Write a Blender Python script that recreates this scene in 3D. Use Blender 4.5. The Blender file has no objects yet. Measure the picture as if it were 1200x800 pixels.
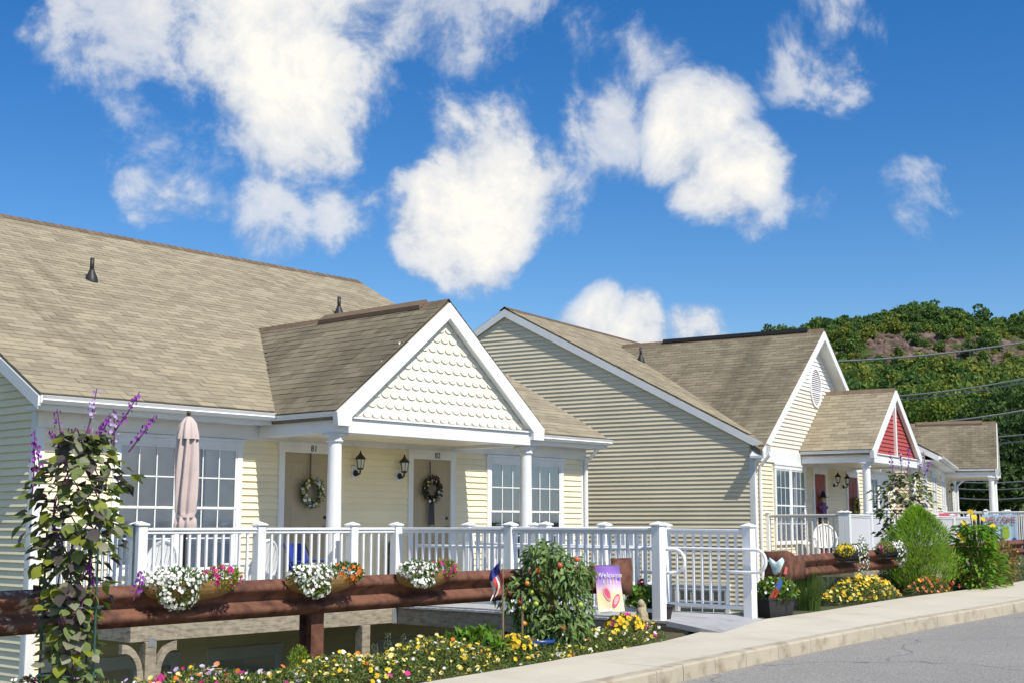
import bpy, math, random
import numpy as np
from mathutils import Vector, Matrix

random.seed(7); rng = np.random.default_rng(7)
scene = bpy.context.scene
COL = scene.collection
R = math.radians

# ------------------------------------------------------------------ camera
FPX, HOR = 1548.0, 615.0                       # focal length and horizon row in photo pixels
PITCH = math.atan((HOR - 400) / FPX)
cam_d = bpy.data.cameras.new('camera'); cam = bpy.data.objects.new('camera', cam_d); COL.objects.link(cam)
cam_d.sensor_width = 36; cam_d.lens = FPX / 1200 * 36
cam_d.clip_start = .1; cam_d.clip_end = 6000
cam.location = (0, 0, 0); cam.rotation_euler = (R(90) + PITCH, 0, 0)
scene.camera = cam

# ------------------------------------------------------------------ light
AZ1 = R(41.14)
PHI = R(-7)                                     # sun sits a little to the right of the first facade's normal
_d = Vector((math.sin(AZ1), math.cos(AZ1), 0)); _n = Vector((-math.cos(AZ1), math.sin(AZ1), 0))
SUN_EL = R(50)
sh = (-_n * math.cos(PHI) + _d * math.sin(PHI)).normalized()
SUN = Vector((sh.x * math.cos(SUN_EL), sh.y * math.cos(SUN_EL), math.sin(SUN_EL)))
sd = bpy.data.lights.new('sun', 'SUN'); sd.energy = 3.7; sd.angle = R(.53); sd.color = (1, .945, .84)
so = bpy.data.objects.new('sun', sd); COL.objects.link(so)
so.rotation_euler = (-SUN).to_track_quat('-Z', 'Y').to_euler(); so.location = SUN * 60

scene.view_settings.view_transform = 'Standard'; scene.view_settings.look = 'None'
scene.view_settings.gamma = 1; scene.view_settings.exposure = 0.52
scene.view_settings.use_curve_mapping = False

def ray(u, v):
    a = (u - 600) / FPX; b = (400 - v) / FPX
    c, s = math.cos(PITCH), math.sin(PITCH)
    return Vector((a, c - b * s, s + b * c))
def at_z(u, v, z): r = ray(u, v); return r * (z / r.z)
def at_y(u, v, y): r = ray(u, v); return r * (y / r.y)

world = bpy.data.worlds.new('World'); scene.world = world; world.use_nodes = True
def build_world():
    nt = world.node_tree; N = nt.nodes; Lk = nt.links
    N.clear()
    out = N.new('ShaderNodeOutputWorld')
    sky = N.new('ShaderNodeTexSky'); sky.sky_type = 'NISHITA'; sky.sun_disc = False
    sky.sun_elevation = SUN_EL; sky.sun_rotation = math.atan2(SUN.x, SUN.y)
    sky.air_density = 1.0; sky.dust_density = .35; sky.ozone_density = 2.2; sky.altitude = 300
    hs = N.new('ShaderNodeHueSaturation'); hs.inputs['Hue'].default_value = .508; hs.inputs['Saturation'].default_value = 1.42; hs.inputs['Value'].default_value = .88
    Lk.new(sky.outputs[0], hs.inputs['Color'])
    bg = N.new('ShaderNodeBackground'); bg.inputs['Strength'].default_value = .105
    Lk.new(hs.outputs[0], bg.inputs['Color'])
    tc = N.new('ShaderNodeTexCoord'); D = tc.outputs['Generated']
    def math_(op, a, b=None, clamp=False):
        n = N.new('ShaderNodeMath'); n.operation = op; n.use_clamp = clamp
        for i, x in enumerate((a, b)):
            if x is None: continue
            if isinstance(x, (int, float)): n.inputs[i].default_value = x
            else: Lk.new(x, n.inputs[i])
        return n.outputs[0]
    def noise(vec, scale, detail, rough=.55, lac=2.1, dist=0):
        n = N.new('ShaderNodeTexNoise'); n.inputs['Scale'].default_value = scale; n.inputs['Detail'].default_value = detail
        n.inputs['Roughness'].default_value = rough; n.inputs['Lacunarity'].default_value = lac; n.inputs['Distortion'].default_value = dist
        Lk.new(vec, n.inputs['Vector']); return n
    def vmath(op, a, b):
        n = N.new('ShaderNodeVectorMath'); n.operation = op
        for i, x in enumerate((a, b)):
            if isinstance(x, (tuple, Vector)): n.inputs[i].default_value = x
            elif isinstance(x, (int, float)): n.inputs['Scale'].default_value = x
            else: Lk.new(x, n.inputs[i])
        return n.outputs['Value'] if op == 'DOT_PRODUCT' else n.outputs[0]
    # wispy displacement of the look-up direction
    w1 = noise(D, 6, 2).outputs['Color']
    w = vmath('SCALE', vmath('SUBTRACT', w1, (.5, .5, .5)), .07)
    DD = vmath('NORMALIZE', vmath('ADD', D, w), (0, 0, 0))
    blobs = []     # direction, angular radius, weight, thin
    def px(u, v, rad, wgt): blobs.append((ray(u, v).normalized(), rad / FPX, wgt))
    # the clouds above the roofs
    for b in [(345,25,105,1.2),(352,110,72,1.1),(362,165,40,.8),(240,20,85,.85),(125,22,70,.78),(270,90,75,.70),(180,110,85,.55),
              (570,185,62,1.2),(535,255,66,1.28),(550,310,38,.85),(470,228,36,.9),(400,240,44,.82),(325,242,42,.78),
              (520,45,95,.66),(610,100,105,.72),(690,130,75,.74),(640,205,52,.70),(735,95,46,.68),
              (808,160,46,1.15),(858,212,48,1.2),(885,248,36,.85),(945,242,32,.56),
              (960,50,56,.74),(965,90,34,.7),(985,10,48,.64),(1072,250,44,.6),(200,230,36,.7),(250,236,20,.52),
              (700,386,34,1.1),(752,400,34,1.1),(812,408,38,1.05)]: px(*b)
    total = None
    for c, rad, wg in blobs:
        dp = vmath('DOT_PRODUCT', DD, c)
        mr = N.new('ShaderNodeMapRange'); mr.interpolation_type = 'SMOOTHSTEP'
        mr.inputs['From Min'].default_value = math.cos(rad * 2.0); mr.inputs['From Max'].default_value = math.cos(rad * .10)
        mr.inputs['To Max'].default_value = wg
        Lk.new(dp, mr.inputs['Value'])
        total = mr.outputs[0] if total is None else math_('MAXIMUM', total, mr.outputs[0])
    # more cumulus of the same kind, added out of view for white fill light
    gn = noise(DD, 3.1, 3, .5).outputs['Fac']
    gm = N.new('ShaderNodeMapRange'); gm.interpolation_type = 'SMOOTHSTEP'; gm.inputs['From Min'].default_value = .46; gm.inputs['From Max'].default_value = .64; Lk.new(gn, gm.inputs['Value'])
    vw = N.new('ShaderNodeMapRange'); vw.inputs['From Min'].default_value = math.cos(R(40)); vw.inputs['From Max'].default_value = math.cos(R(27)); vw.inputs['To Min'].default_value = 1; vw.inputs['To Max'].default_value = 0
    Lk.new(vmath('DOT_PRODUCT', D, ray(600, 250).normalized()), vw.inputs['Value'])
    total = math_('MAXIMUM', total, math_('MULTIPLY', gm.outputs[0], vw.outputs[0]))
    fb = noise(DD, 14, 8, .60).outputs['Fac']
    fb2 = noise(vmath('ADD', DD, tuple(Vector((SUN.x, SUN.y, SUN.z)) * .012 + Vector((.008, 0, .012)))), 14, 4, .58).outputs['Fac']
    base = fb2
    dens = math_('ADD', total, math_('MULTIPLY', math_('SUBTRACT', fb, .5), 2.3))
    al = N.new('ShaderNodeMapRange'); al.interpolation_type = 'SMOOTHSTEP'
    al.inputs['From Min'].default_value = .46; al.inputs['From Max'].default_value = .92
    Lk.new(dens, al.inputs['Value'])
    gate = N.new('ShaderNodeMapRange'); gate.inputs['From Max'].default_value = .22; Lk.new(total, gate.inputs['Value'])
    alpha = math_('MULTIPLY', math_('MULTIPLY', al.outputs[0], gate.outputs[0]), math_('MULTIPLY_ADD2' if False else 'ADD', math_('MULTIPLY', total, .75), .18, True), True)
    relief = math_('MULTIPLY', math_('SUBTRACT', fb, fb2), 2.2)
    lit = math_('ADD', math_('ADD', math_('MULTIPLY', total, .50), relief), math_('MULTIPLY', math_('SUBTRACT', base, .5), 1.5))
    cr = N.new('ShaderNodeValToRGB'); Lk.new(lit, cr.inputs['Fac'])
    e = cr.color_ramp.elements
    e[0].position = .26; e[0].color = (.46, .54, .68, 1)
    e[1].position = .80; e[1].color = (1.0, .965, .89, 1)
    m = cr.color_ramp.elements.new(.48); m.color = (.76, .78, .81, 1)
    bc = N.new('ShaderNodeBackground'); bc.inputs['Strength'].default_value = .72; Lk.new(cr.outputs[0], bc.inputs['Color'])
    mx = N.new('ShaderNodeMixShader'); Lk.new(alpha, mx.inputs['Fac']); Lk.new(bg.outputs[0], mx.inputs[1]); Lk.new(bc.outputs[0], mx.inputs[2])
    Lk.new(mx.outputs[0], out.inputs['Surface'])
build_world()
world.cycles.sampling_method = 'MANUAL'; world.cycles.sample_map_resolution = 512

# ------------------------------------------------------------------ materials
MATS = {}
def mat(name, col, rough=.6, var=.12, scale=4.0, island=0.0, obj=0.0, spec=.4, bump=0.0, bscale=60, col2=None, c2thr=(.45, .65), c2scale=2.0,
        stretch=None, coords='world', metal=0.0, trans=0.0, sss=None, hue=0.0, detail=4):
    if name in MATS: return MATS[name]
    m = bpy.data.materials.new(name); m.use_nodes = True; MATS[name] = m
    nt = m.node_tree; N = nt.nodes; L = nt.links
    b = N['Principled BSDF']; b.inputs['Roughness'].default_value = rough; b.inputs['Specular IOR Level'].default_value = spec
    b.inputs['Metallic'].default_value = metal
    geo = N.new('ShaderNodeNewGeometry'); tc = N.new('ShaderNodeTexCoord')
    src = geo.outputs['Position'] if coords == 'world' else tc.outputs['Object']
    if stretch:
        mp = N.new('ShaderNodeVectorMath'); mp.operation = 'MULTIPLY'; mp.inputs[1].default_value = stretch; L.new(src, mp.inputs[0]); ssrc = mp.outputs[0]
    else: ssrc = src
    rgb = N.new('ShaderNodeRGB'); rgb.outputs[0].default_value = (*col, 1); cur = rgb.outputs[0]
    def nz(vec, sc, dt, rg=.55):
        n = N.new('ShaderNodeTexNoise'); n.inputs['Scale'].default_value = sc; n.inputs['Detail'].default_value = dt; n.inputs['Roughness'].default_value = rg
        L.new(vec, n.inputs['Vector']); return n.outputs['Fac']
    if col2:
        n = nz(ssrc, c2scale, 6, .6)
        mr = N.new('ShaderNodeMapRange'); mr.inputs['From Min'].default_value = c2thr[0]; mr.inputs['From Max'].default_value = c2thr[1]; L.new(n, mr.inputs['Value'])
        mx = N.new('ShaderNodeMix'); mx.data_type = 'RGBA'; L.new(mr.outputs[0], mx.inputs['Factor']); L.new(cur, mx.inputs['A']); mx.inputs['B'].default_value = (*col2, 1); cur = mx.outputs['Result']
    fac = None
    def addf(sock, amp):
        nonlocal fac
        a = N.new('ShaderNodeMath'); a.operation = 'MULTIPLY_ADD'; L.new(sock, a.inputs[0]); a.inputs[1].default_value = 2 * amp; a.inputs[2].default_value = 1 - amp
        if fac is None: fac = a.outputs[0]
        else:
            q = N.new('ShaderNodeMath'); q.operation = 'MULTIPLY'; L.new(fac, q.inputs[0]); L.new(a.outputs[0], q.inputs[1]); fac = q.outputs[0]
    if var: addf(nz(src, scale, detail), var * 1.6)
    if island: addf(geo.outputs['Random Per Island'], island)
    if obj:
        oi = N.new('ShaderNodeObjectInfo'); addf(oi.outputs['Random'], obj)
    if fac is not None or hue:
        hs = N.new('ShaderNodeHueSaturation'); hs.inputs['Hue'].default_value = .508; L.new(cur, hs.inputs['Color'])
        if fac is not None: L.new(fac, hs.inputs['Value'])
        if hue:
            wn = N.new('ShaderNodeTexWhiteNoise'); wn.noise_dimensions = '1D'; L.new(geo.outputs['Random Per Island'], wn.inputs['W'])
            h = N.new('ShaderNodeMath'); h.operation = 'MULTIPLY_ADD'; L.new(wn.outputs['Value'], h.inputs[0]); h.inputs[1].default_value = 2 * hue; h.inputs[2].default_value = .5 - hue; L.new(h.outputs[0], hs.inputs['Hue'])
        cur = hs.outputs[0]
    L.new(cur, b.inputs['Base Color'])
    if bump:
        n = nz(src, bscale, 5, .6)
        bp = N.new('ShaderNodeBump'); bp.inputs['Strength'].default_value = bump; bp.inputs['Distance'].default_value = .01; L.new(n, bp.inputs['Height']); L.new(bp.outputs[0], b.inputs['Normal'])
    if trans:      # thin leaf: part of the light comes through
        tr = N.new('ShaderNodeBsdfTranslucent'); L.new(cur, tr.inputs['Color'])
        ms = N.new('ShaderNodeMixShader'); ms.inputs['Fac'].default_value = trans
        L.new(b.outputs[0], ms.inputs[1]); L.new(tr.outputs[0], ms.inputs[2]); L.new(ms.outputs[0], N['Material Output'].inputs['Surface'])
    return m

def glass_mat():
    m = bpy.data.materials.new('window_glass'); m.use_nodes = True
    nt = m.node_tree; N = nt.nodes; L = nt.links; N.remove(N['Principled BSDF'])
    g = N.new('ShaderNodeBsdfGlossy'); g.inputs['Roughness'].default_value = .03; g.inputs['Color'].default_value = (.9, .95, 1, 1)
    t = N.new('ShaderNodeBsdfTransparent'); t.inputs['Color'].default_value = (.95, .96, .96, 1)
    f = N.new('ShaderNodeFresnel'); f.inputs['IOR'].default_value = 1.6
    q = N.new('ShaderNodeMath'); q.operation = 'MULTIPLY_ADD'; q.inputs[1].default_value = 1.2; q.inputs[2].default_value = .06; L.new(f.outputs[0], q.inputs[0])
    x = N.new('ShaderNodeMixShader'); L.new(q.outputs[0], x.inputs['Fac']); L.new(t.outputs[0], x.inputs[1]); L.new(g.outputs[0], x.inputs[2])
    L.new(x.outputs[0], N['Material Output'].inputs['Surface']); MATS['glass'] = m
glass_mat()
SID1 = mat('siding_yellow', (.88, .775, .55), .55, .07, 1.6, obj=.045, spec=.25, detail=8)
SID2 = mat('siding_tan', (.78, .68, .505), .55, .08, 1.3, obj=.05, spec=.25, detail=8)
SID2W = mat('siding_pale', (.72, .68, .60), .55, .05, 1.0, obj=.03, spec=.25)
WHITE = mat('white_trim', (.80, .81, .80), .45, .06, 1.5, spec=.35, col2=(.66, .67, .65), c2thr=(.52, .85), c2scale=2.2)
VINYL = mat('white_vinyl', (.82, .83, .83), .35, .04, 2.0, spec=.4, col2=(.66, .67, .64), c2thr=(.55, .8), c2scale=3)
SCALLOP = mat('gable_shingle', (.77, .74, .64), .55, .05, 2.0, obj=.03, spec=.25)
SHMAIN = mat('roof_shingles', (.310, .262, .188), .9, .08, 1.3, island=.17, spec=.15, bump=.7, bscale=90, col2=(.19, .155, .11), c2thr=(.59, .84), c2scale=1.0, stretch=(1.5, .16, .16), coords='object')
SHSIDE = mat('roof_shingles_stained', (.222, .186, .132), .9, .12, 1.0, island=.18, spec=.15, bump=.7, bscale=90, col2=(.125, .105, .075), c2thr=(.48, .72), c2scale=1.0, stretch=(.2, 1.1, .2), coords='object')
RIDGE = mat('ridge_cap', (.17, .12, .085), .9, .15, 4, island=.15, spec=.15)
DARKV = mat('black_plastic', (.028, .027, .028), .5, .15, 8)
GRAIL = mat('brown_guardrail_paint', (.165, .068, .046), .72, .30, 5, spec=.22, bump=.25, bscale=30, col2=(.085, .034, .026), c2thr=(.44, .62), c2scale=7, detail=8)
GRAILOLD = mat('peeling_guardrail_paint', (.16, .062, .04), .7, .2, 5, spec=.45, bump=.3, bscale=40, col2=(.46, .36, .29), c2thr=(.53, .60), c2scale=9)
WOOD = mat('weathered_wood', (.34, .29, .22), .85, .22, 14, obj=.12, spec=.2, bump=.5, bscale=60, col2=(.17, .14, .11), c2thr=(.45, .7), c2scale=6, stretch=(1, 1, 5))
DECKG = mat('grey_deck_paint', (.40, .40, .40), .6, .12, 6, obj=.08, spec=.3, col2=(.26, .26, .26), c2thr=(.5, .75), c2scale=4)
DOORM = mat('taupe_door_paint', (.42, .335, .225), .5, .05, 3, spec=.35)
DOORR = mat('red_door_paint', (.27, .035, .035), .5, .05, 3, spec=.35)
REDS = mat('red_siding', (.42, .07, .075), .55, .05, 2, obj=.04, spec=.25)
BLACK = mat('black_metal', (.015, .015, .016), .4, .1, 10, spec=.5)
ROOMSHADE = mat('room_shade', (.05, .05, .055), .9, .1, 2)
CURT = mat('sheer_curtain', (.80, .83, .84), .9, .10, 6, spec=.1)
BLIND = mat('window_blind', (.85, .85, .83), .7, .10, 5, spec=.2)
FROST = mat('lantern_glass', (.75, .74, .68), .25, .05, 5, spec=.6)
CONC = mat('sidewalk_concrete', (.54, .49, .405), .9, .08, 1.1, spec=.2, bump=.25, bscale=90, col2=(.43, .385, .31), c2thr=(.52, .75), c2scale=.9, detail=8)
KERB = mat('kerb_concrete', (.44, .385, .30), .9, .14, 3, spec=.2, bump=.5, bscale=50, col2=(.28, .23, .165), c2thr=(.5, .7), c2scale=5, obj=.03)
ASPH = mat('asphalt', (.37, .355, .33), .9, .10, .6, spec=.25, bump=.9, bscale=110, col2=(.19, .183, .17), c2thr=(.40, .62), c2scale=55, detail=10)
SOIL = mat('ground_soil', (.085, .075, .045), .95, .3, 2, spec=.1, bump=.6, bscale=20, col2=(.05, .08, .025), c2thr=(.45, .62), c2scale=1.2)

# ------------------------------------------------------------------ mesh helpers
class MB:
    def __init__(s): s.v = []; s.f = []
    def add(s, vs, fs):
        o = len(s.v); s.v.extend([tuple(p) for p in vs]); s.f.extend([tuple(i + o for i in f) for f in fs]); return s
    def box(s, x0, x1, y0, y1, z0, z1):
        return s.add([(x0,y0,z0),(x1,y0,z0),(x1,y1,z0),(x0,y1,z0),(x0,y0,z1),(x1,y0,z1),(x1,y1,z1),(x0,y1,z1)],
                     [(0,3,2,1),(4,5,6,7),(0,1,5,4),(1,2,6,5),(2,3,7,6),(3,0,4,7)])
    def bbox(s, x0, x1, y0, y1, z0, z1, b=.006):       # box with chamfered edges
        cx, cy, cz = (x0+x1)/2, (y0+y1)/2, (z0+z1)/2; hx, hy, hz = (x1-x0)/2, (y1-y0)/2, (z1-z0)/2
        vs = []; idx = {}
        for sx in (-1,1):
            for sy in (-1,1):
                for sz in (-1,1):
                    for ax in range(3):
                        q = [hx-b, hy-b, hz-b]; q[ax] += b
                        idx[(sx,sy,sz,ax)] = len(vs); vs.append((cx+sx*q[0], cy+sy*q[1], cz+sz*q[2]))
        fs = []
        I = idx
        for sg in (-1,1):
            for ax in range(3):
                a, c = (ax+1)%3, (ax+2)%3
                loop = []
                for (p, q) in ((-1,-1),(1,-1),(1,1),(-1,1)):
                    k = [0,0,0]; k[ax] = sg; k[a] = p; k[c] = q; loop.append(I[(*k, ax)])
                fs.append(tuple(loop if sg > 0 else loop[::-1]))
        for ax in range(3):
            a, c = (ax+1)%3, (ax+2)%3
            for p in (-1,1):
                for q in (-1,1):
                    k0 = [0,0,0]; k1 = [0,0,0]; k0[ax] = -1; k1[ax] = 1
                    for k in (k0, k1): k[a] = p; k[c] = q
                    l = [I[(*k0,a)], I[(*k1,a)], I[(*k1,c)], I[(*k0,c)]]
                    fs.append(tuple(l if p*q > 0 else l[::-1]))
        for sx in (-1,1):
            for sy in (-1,1):
                for sz in (-1,1):
                    l = [I[(sx,sy,sz,0)], I[(sx,sy,sz,1)], I[(sx,sy,sz,2)]]
                    fs.append(tuple(l if sx*sy*sz > 0 else l[::-1]))
        return s.add(vs, fs)
    def prism(s, poly, axis, a, b):
        """poly: 2-D points; axis 'x': poly=(y,z), 'y': poly=(x,z), 'z': poly=(x,y)"""
        n = len(poly)
        def P(p, t): return {'x': (t, p[0], p[1]), 'y': (p[0], t, p[1]), 'z': (p[0], p[1], t)}[axis]
        vs = [P(p, a) for p in poly] + [P(p, b) for p in poly]
        fs = [tuple(range(n))[::-1], tuple(range(n, 2*n))] + [(i, (i+1)%n, n+(i+1)%n, n+i) for i in range(n)]
        return s.add(vs, fs)
    def lathe(s, prof, n=16, c=(0,0,0), axis='z', cap=True):
        vs = []; fs = []; m = len(prof)
        for r, z in prof:
            for k in range(n):
                a = 2*math.pi*k/n; p = (r*math.cos(a), r*math.sin(a), z)
                if axis == 'y': p = (p[0], p[2], p[1])
                if axis == 'x': p = (p[2], p[0], p[1])
                vs.append((p[0]+c[0], p[1]+c[1], p[2]+c[2]))
        for i in range(m-1):
            for k in range(n):
                fs.append((i*n+k, i*n+(k+1)%n, (i+1)*n+(k+1)%n, (i+1)*n+k))
        if cap: fs += [tuple(range(n))[::-1], tuple(range((m-1)*n, m*n))]
        return s.add(vs, fs)
    def tube(s, pts, r, n=8, cap=True):
        pts = [Vector(p) for p in pts]; m = len(pts); vs = []; fs = []
        rr = r if isinstance(r, (list, tuple)) else [r]*m
        up = Vector((0,0,1)); t0 = (pts[1]-pts[0]).normalized()
        if abs(t0.z) > .95: up = Vector((1,0,0))
        side = t0.cross(up).normalized()
        for i, p in enumerate(pts):
            t = (pts[min(i+1,m-1)]-pts[max(i-1,0)]).normalized()
            side = (side - t*side.dot(t)).normalized(); nn = t.cross(side)
            for k in range(n):
                a = 2*math.pi*k/n; vs.append(p + (side*math.cos(a)+nn*math.sin(a))*rr[i])
        for i in range(m-1):
            for k in range(n):
                fs.append((i*n+k, i*n+(k+1)%n, (i+1)*n+(k+1)%n, (i+1)*n+k))
        if cap: fs += [tuple(range(n))[::-1], tuple(range((m-1)*n, m*n))]
        return s.add(vs, fs)
    def ball(s, c, r, n=10, m=7, sq=(1,1,1)):
        prof = [(max(1e-4, math.sin(math.pi*i/m))*r, -math.cos(math.pi*i/m)*r) for i in range(m+1)]
        o = len(s.v); s.lathe(prof, n, (0,0,0))
        for i in range(o, len(s.v)):
            v = s.v[i]; s.v[i] = (v[0]*sq[0]+c[0], v[1]*sq[1]+c[1], v[2]*sq[2]+c[2])
        return s
    def mesh(s, name='mesh', smooth=False):
        me = bpy.data.meshes.new(name); me.from_pydata(s.v, [], s.f); me.update()
        if smooth:
            for p in me.polygons: p.use_smooth = True
        return me
    def obj(s, name, m, parent=None, loc=None, rz=0, smooth=False, **kw):
        me = s.mesh(name, smooth); me.materials.append(m); return link(name, me, parent, loc, rz, **kw)

def link(name, data, parent=None, loc=None, rz=0, **kw):
    o = bpy.data.objects.new(name, data); COL.objects.link(o)
    if parent is not None: o.parent = parent
    if loc is not None: o.location = loc
    if rz: o.rotation_euler = (0, 0, rz)
    for k, v in kw.items(): o[k] = v
    return o
def thing(name, label, cat, loc=(0,0,0), rz=0, group=None):
    o = bpy.data.objects.new(name, None); COL.objects.link(o); o.empty_display_size = .1
    o.location = loc; o.rotation_euler = (0, 0, rz); o['label'] = label; o['category'] = cat
    if group: o['group'] = group
    return o
def tag(o, label, cat, group=None):
    o['label'] = label; o['category'] = cat
    if group: o['group'] = group
    return o

class TA:
    """numpy triangle accumulator for foliage"""
    def __init__(s): s.V = []; s.F = []; s.n = 0
    def add(s, V, F):
        s.V.append(np.asarray(V, np.float32)); s.F.append(np.asarray(F, np.int32) + s.n); s.n += len(V)
    def leaves(s, P, D, U, ln, wd, fold=.25, droop=.15):
        """P base points, D direction, U up normal (Nx3), ln/wd arrays"""
        P = np.asarray(P, float); N_ = len(P)
        if N_ == 0: return s
        D = D / (np.linalg.norm(D, axis=1, keepdims=True) + 1e-9)
        S = np.cross(D, U); S /= (np.linalg.norm(S, axis=1, keepdims=True) + 1e-9)
        Nn = np.cross(S, D)
        ln = np.broadcast_to(np.asarray(ln, float), (N_,))[:, None]; wd = np.broadcast_to(np.asarray(wd, float), (N_,))[:, None]
        a = P; b = P + D*ln*.42 + S*wd*.5 + Nn*wd*fold; c = P + D*ln - Nn*ln*droop; d = P + D*ln*.42 - S*wd*.5 + Nn*wd*fold
        V = np.stack([a, b, c, d], 1).reshape(-1, 3)
        i = np.arange(N_)[:, None]*4
        F = np.concatenate([i + [0, 1, 2], i + [0, 2, 3]], 1).reshape(-1, 3)
        s.add(V, F); return s
    def blooms(s, P, Nrm, rad, cup=.25, k=6, ruffle=.22):
        P = np.asarray(P, float); n = len(P)
        if n == 0: return s
        Nrm = np.asarray(Nrm, float); Nrm = Nrm/(np.linalg.norm(Nrm, axis=1, keepdims=True)+1e-9)
        ref = np.where(np.abs(Nrm[:, 2:3]) > .9, np.array([[1., 0, 0]]), np.array([[0, 0, 1.]]))
        A = np.cross(Nrm, ref); A /= np.linalg.norm(A, axis=1, keepdims=True); B = np.cross(Nrm, A)
        rad = np.broadcast_to(np.asarray(rad, float), (n,))[:, None]
        vs = [P]
        ph = rng.uniform(0, 6.28, (n, 1))
        for j in range(2*k):
            an = ph + math.pi*j/k; rr = rad*(1 if j % 2 == 0 else 1-ruffle)
            vs.append(P + (A*np.cos(an)+B*np.sin(an))*rr + Nrm*rad*cup)
        V = np.stack(vs, 1).reshape(-1, 3); m = 2*k+1
        i = np.arange(n)[:, None]*m
        F = np.concatenate([i + [0, 1+j, 1+(j+1) % (2*k)] for j in range(2*k)], 1).reshape(-1, 3)
        s.add(V, F); return s
    def mesh(s, name):
        V = np.concatenate(s.V); F = np.concatenate(s.F)
        me = bpy.data.meshes.new(name)
        me.vertices.add(len(V)); me.vertices.foreach_set('co', V.ravel())
        me.loops.add(len(F)*3); me.loops.foreach_set('vertex_index', F.ravel())
        me.polygons.add(len(F)); me.polygons.foreach_set('loop_start', np.arange(0, len(F)*3, 3, dtype=np.int32))
        me.polygons.foreach_set('loop_total', np.full(len(F), 3, np.int32))
        me.update(calc_edges=True); return me
    def obj(s, name, m, parent=None, loc=None, **kw):
        me = s.mesh(name); me.materials.append(m); return link(name, me, parent, loc, 0, **kw)
def unit(n):
    v = rng.normal(size=(n, 3)); return v/np.linalg.norm(v, axis=1, keepdims=True)
def blob(n, c, r, shell=.55, top=0):
    """points in an ellipsoid, biased to its shell"""
    d = unit(n)
    if top: d[:, 2] = np.where(rng.random(n) < top, np.abs(d[:, 2]), d[:, 2])
    q = shell + (1-shell)*rng.random(n)**.5 if shell else rng.random(n)**(1/3)
    return np.asarray(c) + d*np.asarray(r)*np.broadcast_to(q, (n,))[:, None], d
def text_mesh(body, size, ext=.002):
    cu = bpy.data.curves.new('lettering', 'FONT'); cu.body = body; cu.size = size; cu.extrude = ext; cu.align_x = 'CENTER'; cu.align_y = 'CENTER'
    o = bpy.data.objects.new('lettering_tmp', cu)
    me = bpy.data.meshes.new_from_object(o); bpy.data.objects.remove(o); bpy.data.curves.remove(cu)
    return me

def asphalt_cracks():
    nt = ASPH.node_tree; N = nt.nodes; L = nt.links; b = N['Principled BSDF']; src = b.inputs['Base Color'].links[0].from_socket
    geo = N.new('ShaderNodeNewGeometry'); nz = N.new('ShaderNodeTexNoise'); nz.inputs['Scale'].default_value = 1.3; nz.inputs['Detail'].default_value = 6; L.new(geo.outputs['Position'], nz.inputs['Vector'])
    ad = N.new('ShaderNodeVectorMath'); ad.operation = 'MULTIPLY_ADD'; ad.inputs[1].default_value = (1.2, 1.2, 0); L.new(nz.outputs['Color'], ad.inputs[0]); L.new(geo.outputs['Position'], ad.inputs[2])
    vo = N.new('ShaderNodeTexVoronoi'); vo.feature = 'DISTANCE_TO_EDGE'; vo.inputs['Scale'].default_value = .33; L.new(ad.outputs[0], vo.inputs['Vector'])
    mr = N.new('ShaderNodeMapRange'); mr.inputs['From Min'].default_value = .002; mr.inputs['From Max'].default_value = .007; mr.inputs['To Min'].default_value = .45; L.new(vo.outputs['Distance'], mr.inputs['Value'])
    mx = N.new('ShaderNodeMix'); mx.data_type = 'RGBA'; mx.inputs['A'].default_value = (.06, .06, .058, 1); L.new(mr.outputs[0], mx.inputs['Factor']); L.new(src, mx.inputs['B']); L.new(mx.outputs['Result'], b.inputs['Base Color'])
asphalt_cracks()

# ------------------------------------------------------------------ the street: sidewalk, kerb, road, ground
def catmull(pts, per=6):
    P = [np.array(p, float) for p in pts]; P = [2*P[0]-P[1]] + P + [2*P[-1]-P[-2]]; out = []
    for i in range(1, len(P)-2):
        for k in range(per):
            t = k/per; a, b, c, d = P[i-1:i+3]
            out.append(.5*((2*b)+(-a+c)*t+(2*a-5*b+4*c-d)*t*t+(-a+3*b-3*c+d)*t**3))
    out.append(P[-2]); return np.array(out)
KPTS = [(-30,-31,-1.70),(-18,-14,-1.60),(-6.4,1.73,-1.45),(.65,11.44,-1.33),(1.61,12.76,-1.30),(2.64,14.0,-1.25),(3.94,15.56,-1.2),(5.48,17.36,-1.15),(7.58,19.87,-1.1),(11,24.3,-1.0),(16,32.3,-.8),(22,44,-.5),(28,60,0),(33,80,.5),(36,110,1.2)]
BPTS = [(-31.1,-30.2,-1.70),(-19.1,-13.2,-1.60),(-7.4,2.5,-1.45),(-.455,11.97,-1.32),(.6,13.4,-1.29),(1.64,14.80,-1.26),(2.75,16.5,-1.19),(4.1,18.05,-1.145),(5.9,20.35,-1.09),(9.5,24.75,-1.0),(14.9,33.2,-.8),(20.8,44.6,-.5),(26.7,60.4,0),(31.7,80.4,.5),(34.6,110.3,1.2)]
K = catmull(KPTS, 8); B = catmull(BPTS, 8)
NS = len(K)
def left_normal(C):
    T = np.gradient(C[:, :2], axis=0); T /= np.linalg.norm(T, axis=1, keepdims=True); return np.stack([-T[:, 1], T[:, 0]], 1)
KN = left_normal(K)
def strip(rows):
    """rows: list of (NS,3) arrays across the strip"""
    m = MB(); n = len(rows[0])
    for r in rows: m.v.extend([tuple(p) for p in r])
    for a in range(len(rows)-1):
        for i in range(n-1): m.f.append((a*n+i, a*n+i+1, (a+1)*n+i+1, (a+1)*n+i))
    return m
Kin = K.copy(); Kin[:, :2] += KN*.15
Bd = B.copy(); Bd[:, 2] -= .12
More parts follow.
